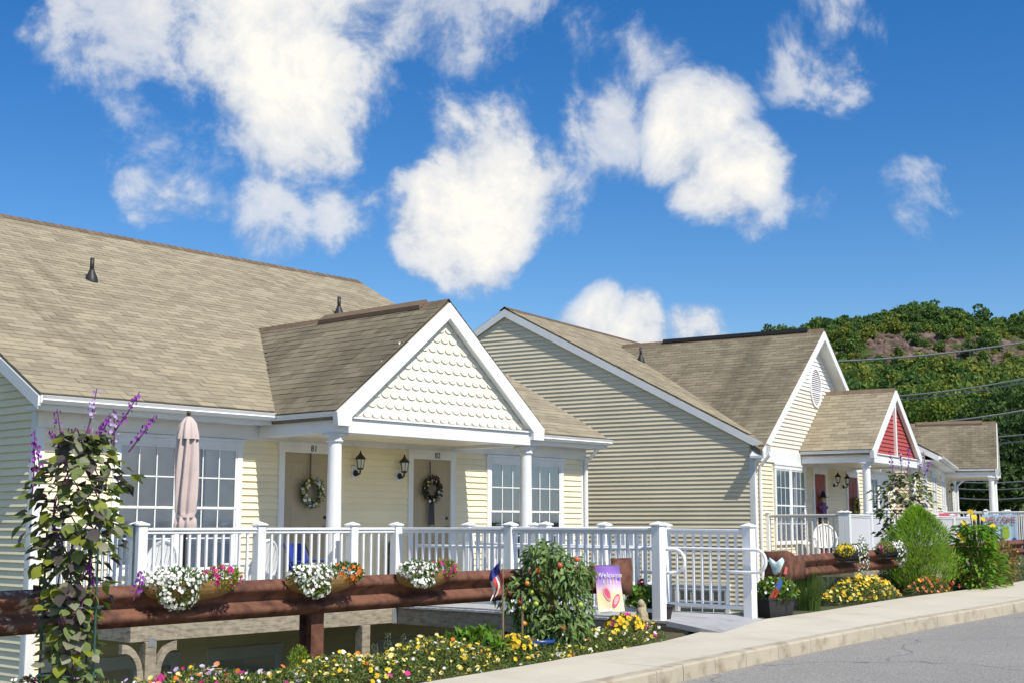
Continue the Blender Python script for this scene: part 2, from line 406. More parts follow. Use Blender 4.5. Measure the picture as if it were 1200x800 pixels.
side = strip([Kin + [0, 0, -.004], Kin*.34 + B*.66 + [0, 0, .012], B, Bd]).obj('sidewalk', CONC, kind='structure')
# kerb stones, one by one
i = 8; cnt = 0
while i < NS-10:
    j = i+3
    Ks, Ni = K[i:j+1].copy(), KN[i:j+1]
    a = Ks[0].copy(); b_ = Ks[-1].copy()
    Lg = np.linalg.norm(b_-a)
    npc = max(1, round(Lg/2.9)) if Lg < 14 else 4
    for q in range(npc):
        ts = np.linspace(q/npc, (q+1)/npc, 4)
        ts[0] += .003/Lg; ts[-1] -= .003/Lg
        pts = np.stack([np.interp(ts*3, np.arange(4), Ks[:, c]) for c in range(3)], 1)
        nr = np.stack([np.interp(ts*3, np.arange(4), Ni[:, c]) for c in range(2)], 1)
        def off(o, dz): r = pts.copy(); r[:, :2] += nr*o; r[:, 2] += dz; return r
        rows = [off(-.012, -.22), off(-.005, -.02), off(.002, -.005), off(.012, 0), off(.149, 0), off(.149, -.22)]
        m = strip(rows); n4 = 4
        m.f += [tuple(k*n4 for k in range(6))[::-1], tuple(k*n4+3 for k in range(6))]
        m.obj('kerb_stone', KERB, side)
    i = j
# road
rows = []
for o, dz in ((.1, -.150), (-.5, -.147), (-3.6, -.10), (-6.8, -.147), (-7.4, -.15)):
    r = K.copy(); r[:, :2] += KN*o; r[:, 2] += dz; rows.append(r)
strip(rows[::-1]).obj('road', ASPH, kind='structure')
far = []
for o, dz in ((-7.4, .0), (-7.25, 0), (-7.25, -.2)): r = K.copy(); r[:, :2] += KN*o; r[:, 2] += dz; far.append(r)
strip(far).obj('kerb', KERB, kind='structure')

def ground_h(x, y):
    P = np.stack([x.ravel(), y.ravel()], 1); h = np.empty(len(P))
    Bf = catmull(BPTS, 14); T = np.gradient(Bf[:, :2], axis=0); T /= np.linalg.norm(T, axis=1, keepdims=True); Nn = np.stack([-T[:, 1], T[:, 0]], 1)
    for s in range(0, len(P), 4000):
        q = P[s:s+4000]; d = q[:, None, :]-Bf[None, :, :2]; k = np.argmin((d**2).sum(2), 1); i = np.arange(len(q))
        sd_ = (d[i, k]*Nn[k]).sum(1); z = Bf[k, 2]
        def ss(a, b, v): t = np.clip((v-a)/(b-a), 0, 1); return t*t*(3-2*t)
        hh = np.where(sd_ > -.02, z-.03-1.25*ss(.95, 3.0, sd_), z-.36 + .2*ss(8.6, 9.6, -sd_))
        h[s:s+4000] = hh
    r = np.hypot(P[:, 0], P[:, 1]); h = h*(1-np.clip((r-120)/200, 0, 1)) + np.clip((r-120)/200, 0, 1)*1.0
    return h.reshape(x.shape)
def gspace(a, b, st, far_, k):
    mid = list(np.arange(a, b+.01, st)); up = []; d = st; p = b
    while p < far_: d *= k; p += d; up.append(p)
    dn = []; d = st; p = a
    while p > -far_: d *= k; p -= d; dn.append(p)
    return np.array(dn[::-1]+mid+up)
xs = gspace(-22, 26, .6, 3500, 1.35); ys = gspace(-6, 62, .6, 3500, 1.35)
X, Y = np.meshgrid(xs, ys); Z = ground_h(X, Y); Z += np.where((np.hypot(X, Y) < 60), (rng.random(X.shape)-.5)*.02, 0)
def grid_obj(name, X, Y, Z, m, **kw):
    ny, nx = X.shape; me = bpy.data.meshes.new(name)
    V = np.stack([X, Y, Z], 2).reshape(-1, 3); I = np.arange(ny*nx).reshape(ny, nx)
    F = np.stack([I[:-1, :-1], I[:-1, 1:], I[1:, 1:], I[1:, :-1]], 2).reshape(-1, 4)
    me.vertices.add(len(V)); me.vertices.foreach_set('co', V.astype(np.float32).ravel())
    me.loops.add(F.size); me.loops.foreach_set('vertex_index', F.astype(np.int32).ravel())
    me.polygons.add(len(F)); me.polygons.foreach_set('loop_start', np.arange(0, F.size, 4, dtype=np.int32)); me.polygons.foreach_set('loop_total', np.full(len(F), 4, np.int32))
    me.update(calc_edges=True); me.materials.append(m)
    for p in me.polygons: p.use_smooth = True
    return link(name, me, **kw)
grid_obj('ground', X, Y, Z, SOIL, kind='structure')

# ------------------------------------------------------------------ the wooded hill with its rock band
ROCK = mat('hill_rock', (.060, .082, .022), .95, .35, .05, spec=.1, bump=1, bscale=.4, col2=(.095, .095, .04), c2thr=(.48, .62), c2scale=.05)
UV = np.array([(-600,560),(100,560),(400,540),(600,500),(750,450),(820,418),(900,392),(950,381),(1000,371),(1050,367),(1090,361),(1130,365),(1200,371),(1300,374),(1500,390),(1900,430),(2500,500)], float)
CREST = 620.
def hill_h(x, y):
    u = 600+FPX*x/np.maximum(y, 50); v = np.interp(u, UV[:, 0], UV[:, 1])
    zc = (615-v)/FPX*CREST-7.5
    wob = 14*np.sin(x*.021+1.3)+9*np.sin(x*.047)+5*np.sin(x*.11+y*.02)
    t = (y-210+wob)/(CREST-210)
    pr = np.interp(t, [-.2, 0, .3, .55, .765, .84, 1, 1.25, 1.8], [0, .03, .22, .46, .68, .86, 1, .97, .55])
    return zc*pr + 2.0*np.sin(x*.09)*np.sin(y*.07)*np.clip(t, 0, 1), t
hx = np.linspace(-420, 620, 150); hy = np.linspace(190, 1000, 170); X, Y = np.meshgrid(hx, hy)
Zh, Th = hill_h(X, Y)
Zh += np.where((Th > .74) & (Th < .86), rng.normal(size=X.shape)*1.6, 0)
grid_obj('hill', X, Y, Zh, ROCK, kind='structure')

def crown_proto(nl, rad, size, seed):
    t = TA()
    k = 7; cs = blob(k, (0, 0, rad*1.15), (rad*.62, rad*.62, rad*.62), 0)[0]
    for c in cs:
        P, d = blob(nl//k, c, (rad*.52, rad*.52, rad*.48), .8, .35)
        t.leaves(P-d*size*.3, d*.4+unit(len(P))*.9, d+unit(len(P))*.5, size*rng.uniform(.7, 1.3, len(P)), size*rng.uniform(.6, 1.1, len(P)), .2)
    return np.concatenate(t.V), np.concatenate(t.F)
protos = [crown_proto(225, r, 1.45, i) for i, r in enumerate((4.0, 4.6, 3.6, 5.0, 4.2))]
FOR = [mat('forest_green', (.135, .22, .05), .8, .2, .03, island=.30, spec=.15, trans=.4, hue=.02),
       mat('forest_dark', (.085, .155, .045), .8, .2, .03, island=.30, spec=.15, trans=.4, hue=.02),
       mat('forest_yellow', (.23, .27, .055), .8, .2, .03, island=.30, spec=.15, trans=.4, hue=.02)]
fa = [TA(), TA(), TA()]
nt_ = 0
for _ in range(13500):
    y = rng.uniform(205, 700); x = rng.uniform(-.02*y, .52*y)
    u = 600+FPX*x/y
    if u < 840 or u > 1330: continue
    z, t = hill_h(np.array(x), np.array(y)); z = float(z); t = float(t)
    if t < .02 or t > 1.12: continue
    if .735 < t < .85 and u > 1020 and rng.random() < .88: continue
    if .60 < t <= .735 and rng.random() < .25: continue
    if t < .6 and rng.random() < .35: continue
    V, F = protos[rng.integers(len(protos))]; s = rng.choice([.5, .6, .7, .85, 1.05])*rng.uniform(.85, 1.15)*(0.72 if .6 < t < .9 else 1.0); a = rng.uniform(0, 6.28)
    ca, sa = math.cos(a)*s, math.sin(a)*s
    W = np.stack([V[:, 0]*ca-V[:, 1]*sa+x, V[:, 0]*sa+V[:, 1]*ca+y, V[:, 2]*s*rng.uniform(.9, 1.25)+z-1], 1)
    f0 = rng.random()
    which = (2 if f0 < (.34 if .5 < t < .9 else .16) else 1 if f0 < .5 else 0)
    if t > .9: which = 1 if f0 < .62 else 0
    fa[which].add(W, F); nt_ += 1
print('forest trees', nt_)
froot = thing('hillside_forest', 'dense green deciduous wood covering the distant hillside', 'forest'); froot['kind'] = 'stuff'
for a, m, nm in zip(fa, FOR, ('green_crowns', 'dark_crowns', 'yellow_green_crowns')): a.obj(nm, m, froot, kind='stuff')

# broken rock faces in the bare band
rk = TA(); ico = np.array([(0,0,1),(.9,0,.4),(.28,.85,.4),(-.72,.53,.4),(-.72,-.53,.4),(.28,-.85,.4),(.72,.53,-.4),(-.28,.85,-.4),(-.9,0,-.4),(-.28,-.85,-.4),(.72,-.53,-.4),(0,0,-1)])
icf = np.array([(0,1,2),(0,2,3),(0,3,4),(0,4,5),(0,5,1),(1,6,2),(2,7,3),(3,8,4),(4,9,5),(5,10,1),(2,6,7),(3,7,8),(4,8,9),(5,9,10),(1,10,6),(11,7,6),(11,8,7),(11,9,8),(11,10,9),(11,6,10)])
nr_ = 0
while nr_ < 4200:
    y = rng.uniform(420, 600); x = rng.uniform(.1*y, .5*y); u = 600+FPX*x/y
    z, t = hill_h(np.array(x), np.array(y)); t = float(t)
    if not (.70 < t < .87) or u < 930 or u > 1320: continue
    s_ = rng.uniform(.5, 1.7); V = ico*np.clip(1+.32*rng.normal(size=(12, 1)), .5, 1.8)*np.array([s_*rng.uniform(.9, 2.0), s_*.9, s_*rng.uniform(.7, 1.3)])+np.array([x, y, float(z)])
    rk.add(V, icf); nr_ += 1
rko = rk.obj('rock_outcrop', mat('outcrop_rock', (.125, .092, .075), .95, .3, .08, island=.4, spec=.1, hue=.015)); rko['label'] = 'band of bare brown rock across the wooded hill'; rko['category'] = 'rocks'; rko['kind'] = 'stuff'

# ------------------------------------------------------------------ houses (one plan, three houses that step up the street)
EXPO = .1016
def frame_pt(az, C, s, y, z):
    return Vector((C[0]+math.sin(az)*s-math.cos(az)*y, C[1]+math.cos(az)*s+math.sin(az)*y, z))
def board_front(parent, z, a0, a1, b0, b1, y, m, name='siding_board'):
    """lapped board on a face looking to -y: bottom edge a0..a1, top edge b0..b1"""
    h = EXPO; o = .030; i = .005
    b0, b1 = max(b0, a0), min(b1, a1)
    if b1-b0 < .01: b0 = b1 = (a0+a1)/2; b1 += .004
    mb = MB(); cx = (a0+a1)/2
    mb.add([(a0-cx,-o,0),(a1-cx,-o,0),(b1-cx,-i,h+.004),(b0-cx,-i,h+.004),(a0-cx,0,0),(a1-cx,0,0)], [(0,1,2,3),(4,5,1,0)])
    return mb.obj(name, m, parent, (cx, y, z))
def board_side(parent, z, a0, a1, b0, b1, x, m, name='siding_board'):
    """lapped board on a face looking to -x"""
    h = EXPO; o = .030; i = .005
    b0, b1 = max(b0, a0), min(b1, a1)
    if b1-b0 < .01: b0 = b1 = (a0+a1)/2; b1 += .004
    mb = MB(); c = (a0+a1)/2
    mb.add([(-o,a1-c,0),(-o,a0-c,0),(-i,b0-c,h+.004),(-i,b1-c,h+.004),(0,a1-c,0),(0,a0-c,0)], [(0,1,2,3),(4,5,1,0)])
    return mb.obj(name, m, parent, (x, c, z))
def shingles(P, a0, a1, t0, t1, clip=None, expo=.142, tabw=.305):
    """P(a,t,h) -> local point; returns an MB of lapped tabs"""
    mb = MB(); rs = random.Random(int(a1*97+t1*13)); row = 0; t = t0
    while t < t1-.02:
        a = a0 - (tabw/2 if row % 2 else 0) - rs.uniform(0, .03)
        te = min(t+expo+.02, t1)
        while a < a1:
            l, r = max(a+.003, a0), min(a+tabw-.003, a1); a += tabw
            if r-l < .02: continue
            if clip and not clip((l+r)/2, t): continue
            hh = .012+rs.uniform(-.003, .004); dt = rs.uniform(-.006, .006)
            mb.add([P(l,t+dt,0),P(r,t+dt,0),P(l,t+dt,hh),P(r,t+dt,hh),P(r,te,.006),P(l,te,.006)], [(0,1,3,2),(2,3,4,5)])
        t += expo; row += 1
    return mb
def window(parent, x0, x1, z0, z1, units=2, loc=(0,0,0), rz=0, cols=3, rows=2, blind=BLIND, head=.12, blindfrac=1.0):
    W = x1-x0; cs = .09; mull = .13
    H = z1-z0
    m = MB()
    m.box(0, cs, -.05, 0, 0, H-head); m.box(W-cs, W, -.05, 0, 0, H-head); m.box(-.015, W+.015, -.056, 0, H-head, H)
    m.box(-.025, W+.025, -.072, -.001, H-.03, H+.015)
    uw = (W-2*cs-(units-1)*mull)/units
    for k in range(units-1): xm = cs+uw*(k+1)+mull*k; m.box(xm, xm+mull, -.05, 0, 0, H-head)
    w = m.obj('window', WHITE, parent, (loc[0]+x0*math.cos(rz), loc[1]+x0*math.sin(rz), loc[2]+z0), rz)
    MB().bbox(-.03, W+.03, -.085, 0, -.055, 0).obj('sill', WHITE, w)
    for k in range(units):
        xa = cs+(uw+mull)*k; xb = xa+uw; zb, zt = 0, H-head; zm = (zb+zt)/2
        MB().box(xa, xb, -.007, -.003, zb, zt).obj('shade_backing', ROOMSHADE, w)  # flat dark sheet stands in for the shade of the room
        # blind or curtain: narrow folds
        cm = MB(); nseg = 22; zl = zb+(zt-zb)*(1-blindfrac)+.01
        for q in range(nseg+1):
            xx = xa+.012+(uw-.024)*q/nseg; yy = -.014-.004*math.sin(q*1.9)
            cm.v += [(xx, yy, zl), (xx, yy, zt-.01)]
        cm.f = [(2*q, 2*q+2, 2*q+3, 2*q+1) for q in range(nseg)]
        if blind is BLIND:
            cm = MB(); zz = zl
            while zz < zt-.02:
                cm.add([(xa+.012,-.020,zz),(xb-.012,-.020,zz),(xb-.012,-.010,zz+.030),(xa+.012,-.010,zz+.030)], [(0,1,2,3)]); zz += .028
        cm.obj('blind' if blind is BLIND else 'curtain', blind, w)
        for (lo, hi, yf) in ((zm-.015, zt, -.042), (zb, zm+.015, -.034)):
            f = MB(); t = .034
            f.box(xa, xa+t, yf, yf+.018, lo, hi); f.box(xb-t, xb, yf, yf+.018, lo, hi)
            f.box(xa+t, xb-t, yf, yf+.018, lo, lo+t); f.box(xa+t, xb-t, yf, yf+.018, hi-t, hi)
            f.obj('sash', WHITE, w)
            gx, gz = (uw-2*t)/cols, (hi-lo-2*t)/rows
            mu = MB(); b = .009
            for c in range(1, cols): mu.box(xa+t+gx*c-b, xa+t+gx*c+b, yf+.002, yf+.012, lo+t, hi-t)
            for r_ in range(1, rows): mu.box(xa+t, xb-t, yf+.0005, yf+.0135, lo+t+gz*r_-b, lo+t+gz*r_+b)
            mu.obj('muntin', WHITE, w)
            pm = MB().add([(0,0,0),(gx-.002,0,0),(gx-.002,0,gz-.002),(0,0,gz-.002)], [(0,1,2,3)]).mesh('pane'); pm.materials.append(MATS['glass'])
            for c in range(cols):
                for r_ in range(rows): link('pane', pm, w, (xa+t+gx*c+.001, yf+.0075, lo+t+gz*r_+.001))
    return w
def door(parent, x0, x1, zb, zt, m, number=None):
    W = x1-x0; H = zt-zb; cs = .105
    c = MB(); c.box(-cs, 0, -.05, 0, 0, H); c.box(W, W+cs, -.05, 0, 0, H); c.box(-cs-.012, W+cs+.012, -.055, 0, H, H+.15); c.box(-cs-.02, W+cs+.02, -.066, 0, H+.13, H+.16)
    fr = c.obj('door_frame', WHITE, parent, (x0, 0, zb))
    MB().box(-.02, W+.02, -.09, 0, -.05, .012).obj('threshold', DOORM, fr)
    d = MB(); d.box(0, W, -.016, -.002, 0, H)
    xs = [(.13, W/2-.06), (W/2+.06, W-.13)]; zs = [(.18, .82), (.95, 1.56), (1.68, H-.13)]
    for a, b in xs:
        for lo, hi in zs:     # raised panel with a sloping border
            d.add([(a,-.0165,lo),(b,-.0165,lo),(b,-.0165,hi),(a,-.0165,hi),(a+.035,-.027,lo+.035),(b-.035,-.027,lo+.035),(b-.035,-.027,hi-.035),(a+.035,-.027,hi-.035)],
                  [(4,5,6,7),(0,1,5,4),(1,2,6,5),(2,3,7,6),(3,0,4,7)])
    dd = d.obj('door', m, parent, (x0, 0, zb))
    MB().lathe([(.008,0),(.03,-.004),(.03,-.012),(.012,-.02),(.012,-.045),(.028,-.055),(.028,-.075),(.006,-.085)], 12, (W-.075, -.016, .95), 'y').obj('door_knob', BLACK, dd, smooth=True)
    MB().lathe([(.008,0),(.026,-.004),(.026,-.014),(.006,-.018)], 12, (W-.075, -.016, 1.12), 'y').obj('deadbolt', BLACK, dd)
    if number:
        me = text_mesh(number, .135); me.materials.append(BLACK)
        o = link('house_number', me, fr, (W*.62, -.058, H+.068)); o.rotation_euler = (R(90), 0, 0)
    return dd
def column(parent, x, y, z0, z1, r=.105):
    m = MB()
    m.box(x-r-.025, x+r+.025, y-r-.025, y+r+.025, z0, z0+.05)
    H = z1-z0
    m.lathe([(r+.02,.05),(r+.02,.09),(r,.11),(r,.7),(r*.985,H*.5),(r*.90,H-.16),(r*.90,H-.13),(r+.012,H-.12),(r+.012,H-.10),(r*.92,H-.09),(r+.025,H-.045),(r+.025,H-.04)], 24, (x,y,z0))
    m.box(x-r-.03, x+r+.03, y-r-.03, y+r+.03, z1-.04, z1)
    o = m.obj('column', WHITE, parent)
    for p in o.data.polygons: p.use_smooth = len(p.vertices) == 4 and abs(p.normal.z) < .9 and p.area < .12
    return o
def gutter(parent, pts_x, y, z, axis='x', name='gutter'):
    a, b = pts_x
    pr = [(.0,.0),(-.075,.0),(-.11,.045),(-.10,.06),(-.12,.10),(-.112,.104),(-.10,.104),(-.092,.062),(-.10,.048),(-.07,.01),(0,.01)]
    if axis == 'x': pr2 = [(y+p, z+q) for p, q in pr]; return MB().prism(pr2, 'x', a, b).obj(name, WHITE, parent)
    sg = -1 if axis == '-y' else 1
    pr2 = [(y+sg*-p if False else (y+p if axis == 'y' else y-p), z+q) for p, q in pr]
    return MB().prism(pr2, 'y', a, b).obj(name, WHITE, parent)

def house(name, label, az, C, dz, sid, cross=False, gable='scallop', xl=0.0, L=11.4, openings=(), lower=-3.6, boards_from=-2.4, side_boards=True,
          he=2.77, hr=6.70, RY=6.764, c=5.7, w=2.24, ha=4.52, doors=DOORM, nums=(None, None), upper=None):
    rz = math.pi/2-az
    Hs = thing(name, label, 'house', (C[0], C[1], dz), rz)
    k = (hr-he)/(RY+.4); OV = .4; OX = .06 if cross else .2
    zroof = lambda y: he+(y+OV)*k
    zu = lambda y: zroof(y)-.17
    # ---- wall
    wm = MB().prism([(0,lower),(2*RY,lower),(2*RY,zu(0)),(RY,zu(RY)),(0,zu(0))], 'x', xl, L)
    wall = wm.obj('wall', sid, Hs)
    front_ops = []
    for (a, b, z0, z1) in openings: front_ops.append((a, b, z0, z1))
    z = boards_from
    while z < 2.42:
        segs = [(xl+.10, L-.10)]
        for (a, b, z0, z1) in front_ops:
            if z >= z0-.02 and z+EXPO <= z1+.02:
                ns = []
                for (p, q) in segs:
                    if b <= p or a >= q: ns.append((p, q)); continue
                    if a-p > .03: ns.append((p, a+.02))
                    if q-b > .03: ns.append((b-.02, q))
                segs = ns
        for (p, q) in segs: board_front(wall, z, p, q, p, q, -.002, sid)
        z += EXPO
    if side_boards:
        z = boards_from
        while z < hr-.28:
            def yr(zz):
                t = (zz+.17-he)/k-OV
                return max(.10, t), min(2*RY-.1, 2*RY-t)
            a, b = yr(z), yr(z+EXPO)
            if a[1]-a[0] > .05: board_side(wall, z, a[0], a[1], b[0], b[1], xl-.002, sid)
            z += EXPO
    MB().bbox(xl-.028, xl+.11, -.028, -.001, lower+.05, he-.17).obj('corner_board', WHITE, wall)
    MB().bbox(xl-.028, xl-.001, -.001, .11, lower+.05, he-.17).obj('corner_board', WHITE, wall)
    MB().bbox(L-.11, L+.028, -.028, -.001, lower+.05, he-.17).obj('corner_board', WHITE, wall)
    # ---- frieze, soffit
    ranges = [(xl, c-w+.1), (c+w-.1, L)]
    if cross: MB().bbox(xl-.02, 8.9, -.050, -.003, 2.36, 2.66).obj('frieze', WHITE, Hs)
    MB().bbox((8.92 if cross else xl-.02), L+.02, -.046, -.003, 2.372, 2.60).obj('frieze', WHITE, Hs)
    # ---- main roof
    th = math.atan(k); ct, st = math.cos(th), math.sin(th); SL = (RY+OV)/ct
    slab = MB()
    FS = [(-OV,he),(RY,hr),(RY,hr-.16),(-OV,he-.14)]
    if cross:
        slab.prism(FS, 'x', xl-OX, xl-.001); slab.prism([(.02,zroof(.02)),(RY,hr),(RY,hr-.16),(.02,zroof(.02)-.14)], 'x', xl-.001, 8.95); slab.prism(FS, 'x', 8.95, L+OX)
    else: slab.prism(FS, 'x', xl-OX, L+OX)
    slab.prism([(2*RY+OV,he),(2*RY+OV,he-.14),(RY+.001,hr-.16),(RY+.001,hr)], 'x', xl-OX, L+OX)
    roof = slab.obj('roof', SHMAIN, Hs)
    P = lambda a, t, h: (a, -OV-.02+t*ct-h*st, he-.01+t*st+h*ct+.012)
    clip = None
    cw, cx_, cz_ = 4.62, 4.37, 5.88
    kc = (cz_-2.60)/cw
    def inside_porch(a, y, zz):       # hidden under the porch roof
        zp = ha-abs(a-c)*(ha-2.71)/w
        return zp-.12 > zz and y > -OV+.2 and abs(a-c) < w
    def clipm(a, t):
        y = -OV+t*ct; zz = he+t*st
        if inside_porch(a, y, zz): return False
        if cross and y < .05 and xl-.05 < a < 8.95: return False
        if cross and cz_-abs(a-cx_)*kc-.12 > zz and a < 8.9: return False
        return True
    shm = shingles(P, xl-OX-.02, L+OX+.02, 0, SL, clipm)
    shm.obj('shingles', SHMAIN, roof, kind='stuff')
    rc = MB(); a = xl-OX-.02
    while a < L+OX:
        e = min(a+.2, L+OX+.02)
        rc.add([(a,RY-.16,hr-.16*k+.035),(e,RY-.16,hr-.16*k+.028),(a,RY,hr+.05),(e,RY,hr+.042),(a,RY+.16,hr-.16*k+.035),(e,RY+.16,hr-.16*k+.028)], [(0,1,3,2),(2,3,5,4)])
        a += .17
    rc.obj('ridge_cap', RIDGE, roof, kind='stuff')
    MB().prism([(-OV,he-.03),(-OV,he-.20),(RY,hr-.22),(RY,hr-.03)], 'x', xl-OX-.03, xl-OX).obj('rake_board', WHITE, roof)
    MB().prism([(2*RY+OV,he-.03),(RY,hr-.03),(RY,hr-.22),(2*RY+OV,he-.20)], 'x', xl-OX-.03, xl-OX).obj('rake_board', WHITE, roof)
    MB().prism([(-OV+.03,he-.14),(-OV+.03,he-.19),(RY,hr-.21),(RY,hr-.16)], 'x', xl-OX, xl-.001).obj('rake_soffit', WHITE, roof)
    # eave boxes and gutters, left and right of the porch / cross gable
    for (a, b) in ([(8.95, L+OX)] if cross else [(xl-OX, c-w+.02), (c+w-.02, L+OX)]):
        MB().box(a, b, -OV, -.003, he-.19, he-.145).obj('soffit', WHITE, roof)
        MB().box(a, b, -OV-.022, -OV-.001, he-.20, he-.02).obj('fascia', WHITE, roof)
        gutter(Hs, (a-.03 if a < 3 else a, b+.03 if b > 6 else b), -OV-.024, he-.135)
    if cross:      # short return at the near corner
        MB().box(xl-OX-.02, xl+.02, -OV+.1, -.003, he-.21, he-.145).obj('soffit', WHITE, roof)
        gutter(Hs, (xl-OX-.04, xl+.02), -.28, he-.14)
    # downpipe at the far corner
    dp = MB()
    xd = L-.03 if not cross else xl+.18
    dp.tube([(xd,-OV+.05 if not cross else -.30,he-.14),(xd,-OV+.05 if not cross else -.30,he-.22),(xd,-.09,he-.45),(xd,-.075,he-.55),(xd,-.075,lower+.3)], .038, 8)
    dp.obj('downpipe', WHITE, Hs)
    # ---- cross gable
    if cross:
        cg = MB()
        for sgn in (-1, 1):        # only the part that stands above the main slope: a triangle with thickness
            q3 = [(cx_+sgn*cw,-.30,cz_-cw*kc),(cx_,-.30,cz_),(cx_,(cz_-he)/k-OV+.15,cz_),(cx_+sgn*cw,-.25,cz_-cw*kc)]
            lo = [(p[0],p[1],p[2]-.14) for p in q3]
            fs = [(0,1,2,3),(7,6,5,4),(0,4,5,1),(3,7,4,0),(2,6,7,3)]
            cg.add(q3+lo, fs if sgn > 0 else [f[::-1] for f in fs])
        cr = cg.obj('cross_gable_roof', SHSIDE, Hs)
        MB().prism([(cx_-cw+.35,2.5),(cx_+cw-.35,2.5),(cx_,cz_-.16)], 'y', -.0005, .3).obj('gable_wall', SID2W, Hs)
        gw = Hs.children[-1] if False else None
        tc = math.atan(kc); cc, sc_ = math.cos(tc), math.sin(tc); SLc = cw/cc
        zc0 = cz_-cw*kc
        PL = lambda a, t, h: (cx_-cw-.02+t*cc-h*sc_, a, zc0-.01+t*sc_+h*cc+.012)
        PR = lambda a, t, h: (cx_+cw+.02-t*cc+h*sc_, -a, zc0-.01+t*sc_+h*cc+.012)
        def cl(a, t): return zc0+t*sc_ > zroof(a)-.12 or a < -.35
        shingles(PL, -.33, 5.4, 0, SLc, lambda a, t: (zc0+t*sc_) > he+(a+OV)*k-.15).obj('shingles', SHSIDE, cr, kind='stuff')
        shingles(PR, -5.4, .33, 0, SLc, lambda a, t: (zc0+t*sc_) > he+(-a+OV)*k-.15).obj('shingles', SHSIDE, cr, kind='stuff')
        rcm = MB(); a = -.32
        while a < 5.4:
            rcm.add([(cx_-.15,a,cz_-.15*kc+.03),(cx_,a,cz_+.05),(cx_+.15,a,cz_-.15*kc+.03),(cx_-.15,a+.2,cz_-.15*kc+.024),(cx_,a+.2,cz_+.043),(cx_+.15,a+.2,cz_-.15*kc+.024)], [(0,1,4,3),(1,2,5,4)]); a += .17
        rcm.obj('ridge_cap', RIDGE, cr, kind='stuff')
        MB().box(cx_-.13, cx_+.13, .1, 4.2, cz_-.02, cz_+.075).obj('ridge_vent', DARKV, cr)
        for sgn in (-1, 1):
            pts = [(cx_,cz_-.03),(cx_+sgn*cw,zc0-.03),(cx_+sgn*cw,zc0-.21),(cx_,cz_-.25)]
            if sgn < 0: pts = pts[::-1]
            MB().prism(pts, 'y', -.33, -.30).obj('rake_board', WHITE, cr)
            pts = [(cx_,cz_-.155),(cx_+sgn*cw,zc0-.135),(cx_+sgn*cw,zc0-.19),(cx_,cz_-.21)]
            if sgn < 0: pts = pts[::-1]
            MB().prism(pts, 'y', -.30, -.004).obj('rake_soffit', WHITE, cr)
        z = 2.66
        while z < cz_-.35:
            def xr(zz): t = (zz+.16-zc0)/kc; return cx_-cw+t, cx_+cw-t
            a, b = xr(z), xr(z+EXPO)
            if a[1]-a[0] > .1: board_front(Hs, z, max(a[0], .05), a[1], max(b[0], .05), b[1], -.004, WHITE if z > 4.30 else SID2W)
            z += EXPO
        MB().box(2.55, 6.19, -.040, -.003, 4.28, 4.33).obj('band_board', WHITE, Hs)
        ov = MB(); n = 32
        for rx, rz_, y in ((.44,.52,-.006),(.44,.52,-.06),(.38,.46,-.06),(.38,.46,-.03)):
            ov.v += [(rx*math.cos(2*math.pi*q/n), y, rz_*math.sin(2*math.pi*q/n)) for q in range(n)]
        for r_ in range(3):
            ov.f += [(r_*n+q, r_*n+(q+1)%n, (r_+1)*n+(q+1)%n, (r_+1)*n+q) for q in range(n)]
        gv = ov.obj('gable_vent', WHITE, Hs, (cx_, 0, 4.42))
        MB().add([(.385*math.cos(2*math.pi*q/n),-.028,.465*math.sin(2*math.pi*q/n)) for q in range(n)], [tuple(range(n))[::-1]]).obj('louvre_backing', mat('vent_grey', (.55,.54,.56), .7, .1, 20), gv)
        for q in range(-8, 9):
            zz = q*.052; xx = .375*math.sqrt(max(0, 1-(zz/.46)**2))
            MB().add([(-xx,-.030,zz+.03),(xx,-.030,zz+.03),(xx,-.052,zz),(-xx,-.052,zz)], [(0,3,2,1)]).obj('louvre', mat('louvre_grey', (.70,.69,.70), .6, .08, 8), gv)
    # ---- porch
    kp = (ha-2.71)/w; tp = math.atan(kp); cp, sp = math.cos(tp), math.sin(tp); SLp = w/cp; yb = .25 if cross else 2.9
    pr = MB()
    for sgn in (-1, 1):
        pts = [(c,ha),(c+sgn*w,2.71),(c+sgn*w,2.58),(c,ha-.15)]
        if sgn < 0: pts = pts[::-1]
        pr.prism(pts, 'y', -1.84, yb)
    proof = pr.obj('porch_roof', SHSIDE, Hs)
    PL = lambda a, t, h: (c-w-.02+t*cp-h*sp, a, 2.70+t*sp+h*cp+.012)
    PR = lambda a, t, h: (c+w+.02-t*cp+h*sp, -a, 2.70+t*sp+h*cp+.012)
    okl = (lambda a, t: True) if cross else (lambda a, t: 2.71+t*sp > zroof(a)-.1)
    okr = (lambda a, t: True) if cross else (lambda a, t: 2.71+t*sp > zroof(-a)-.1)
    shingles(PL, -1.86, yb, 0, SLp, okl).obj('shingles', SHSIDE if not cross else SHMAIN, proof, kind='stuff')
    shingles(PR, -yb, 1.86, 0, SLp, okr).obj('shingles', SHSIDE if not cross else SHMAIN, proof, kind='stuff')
    rcm = MB(); a = -1.85
    while a < yb-.1:
        rcm.add([(c-.15,a,ha-.15*kp+.03),(c,a,ha+.05),(c+.15,a,ha-.15*kp+.03),(c-.15,a+.2,ha-.15*kp+.024),(c,a+.2,ha+.043),(c+.15,a+.2,ha-.15*kp+.024)], [(0,1,4,3),(1,2,5,4)]); a += .17
    rcm.obj('ridge_cap', RIDGE, proof, kind='stuff')
    if not cross: MB().prism([(c-.15,ha-.075),(c,ha+.045),(c+.15,ha-.075),(c+.15,ha-.01),(c,ha+.095),(c-.15,ha-.01)], 'y', -1.35, 1.05).obj('ridge_vent', RIDGE, proof)
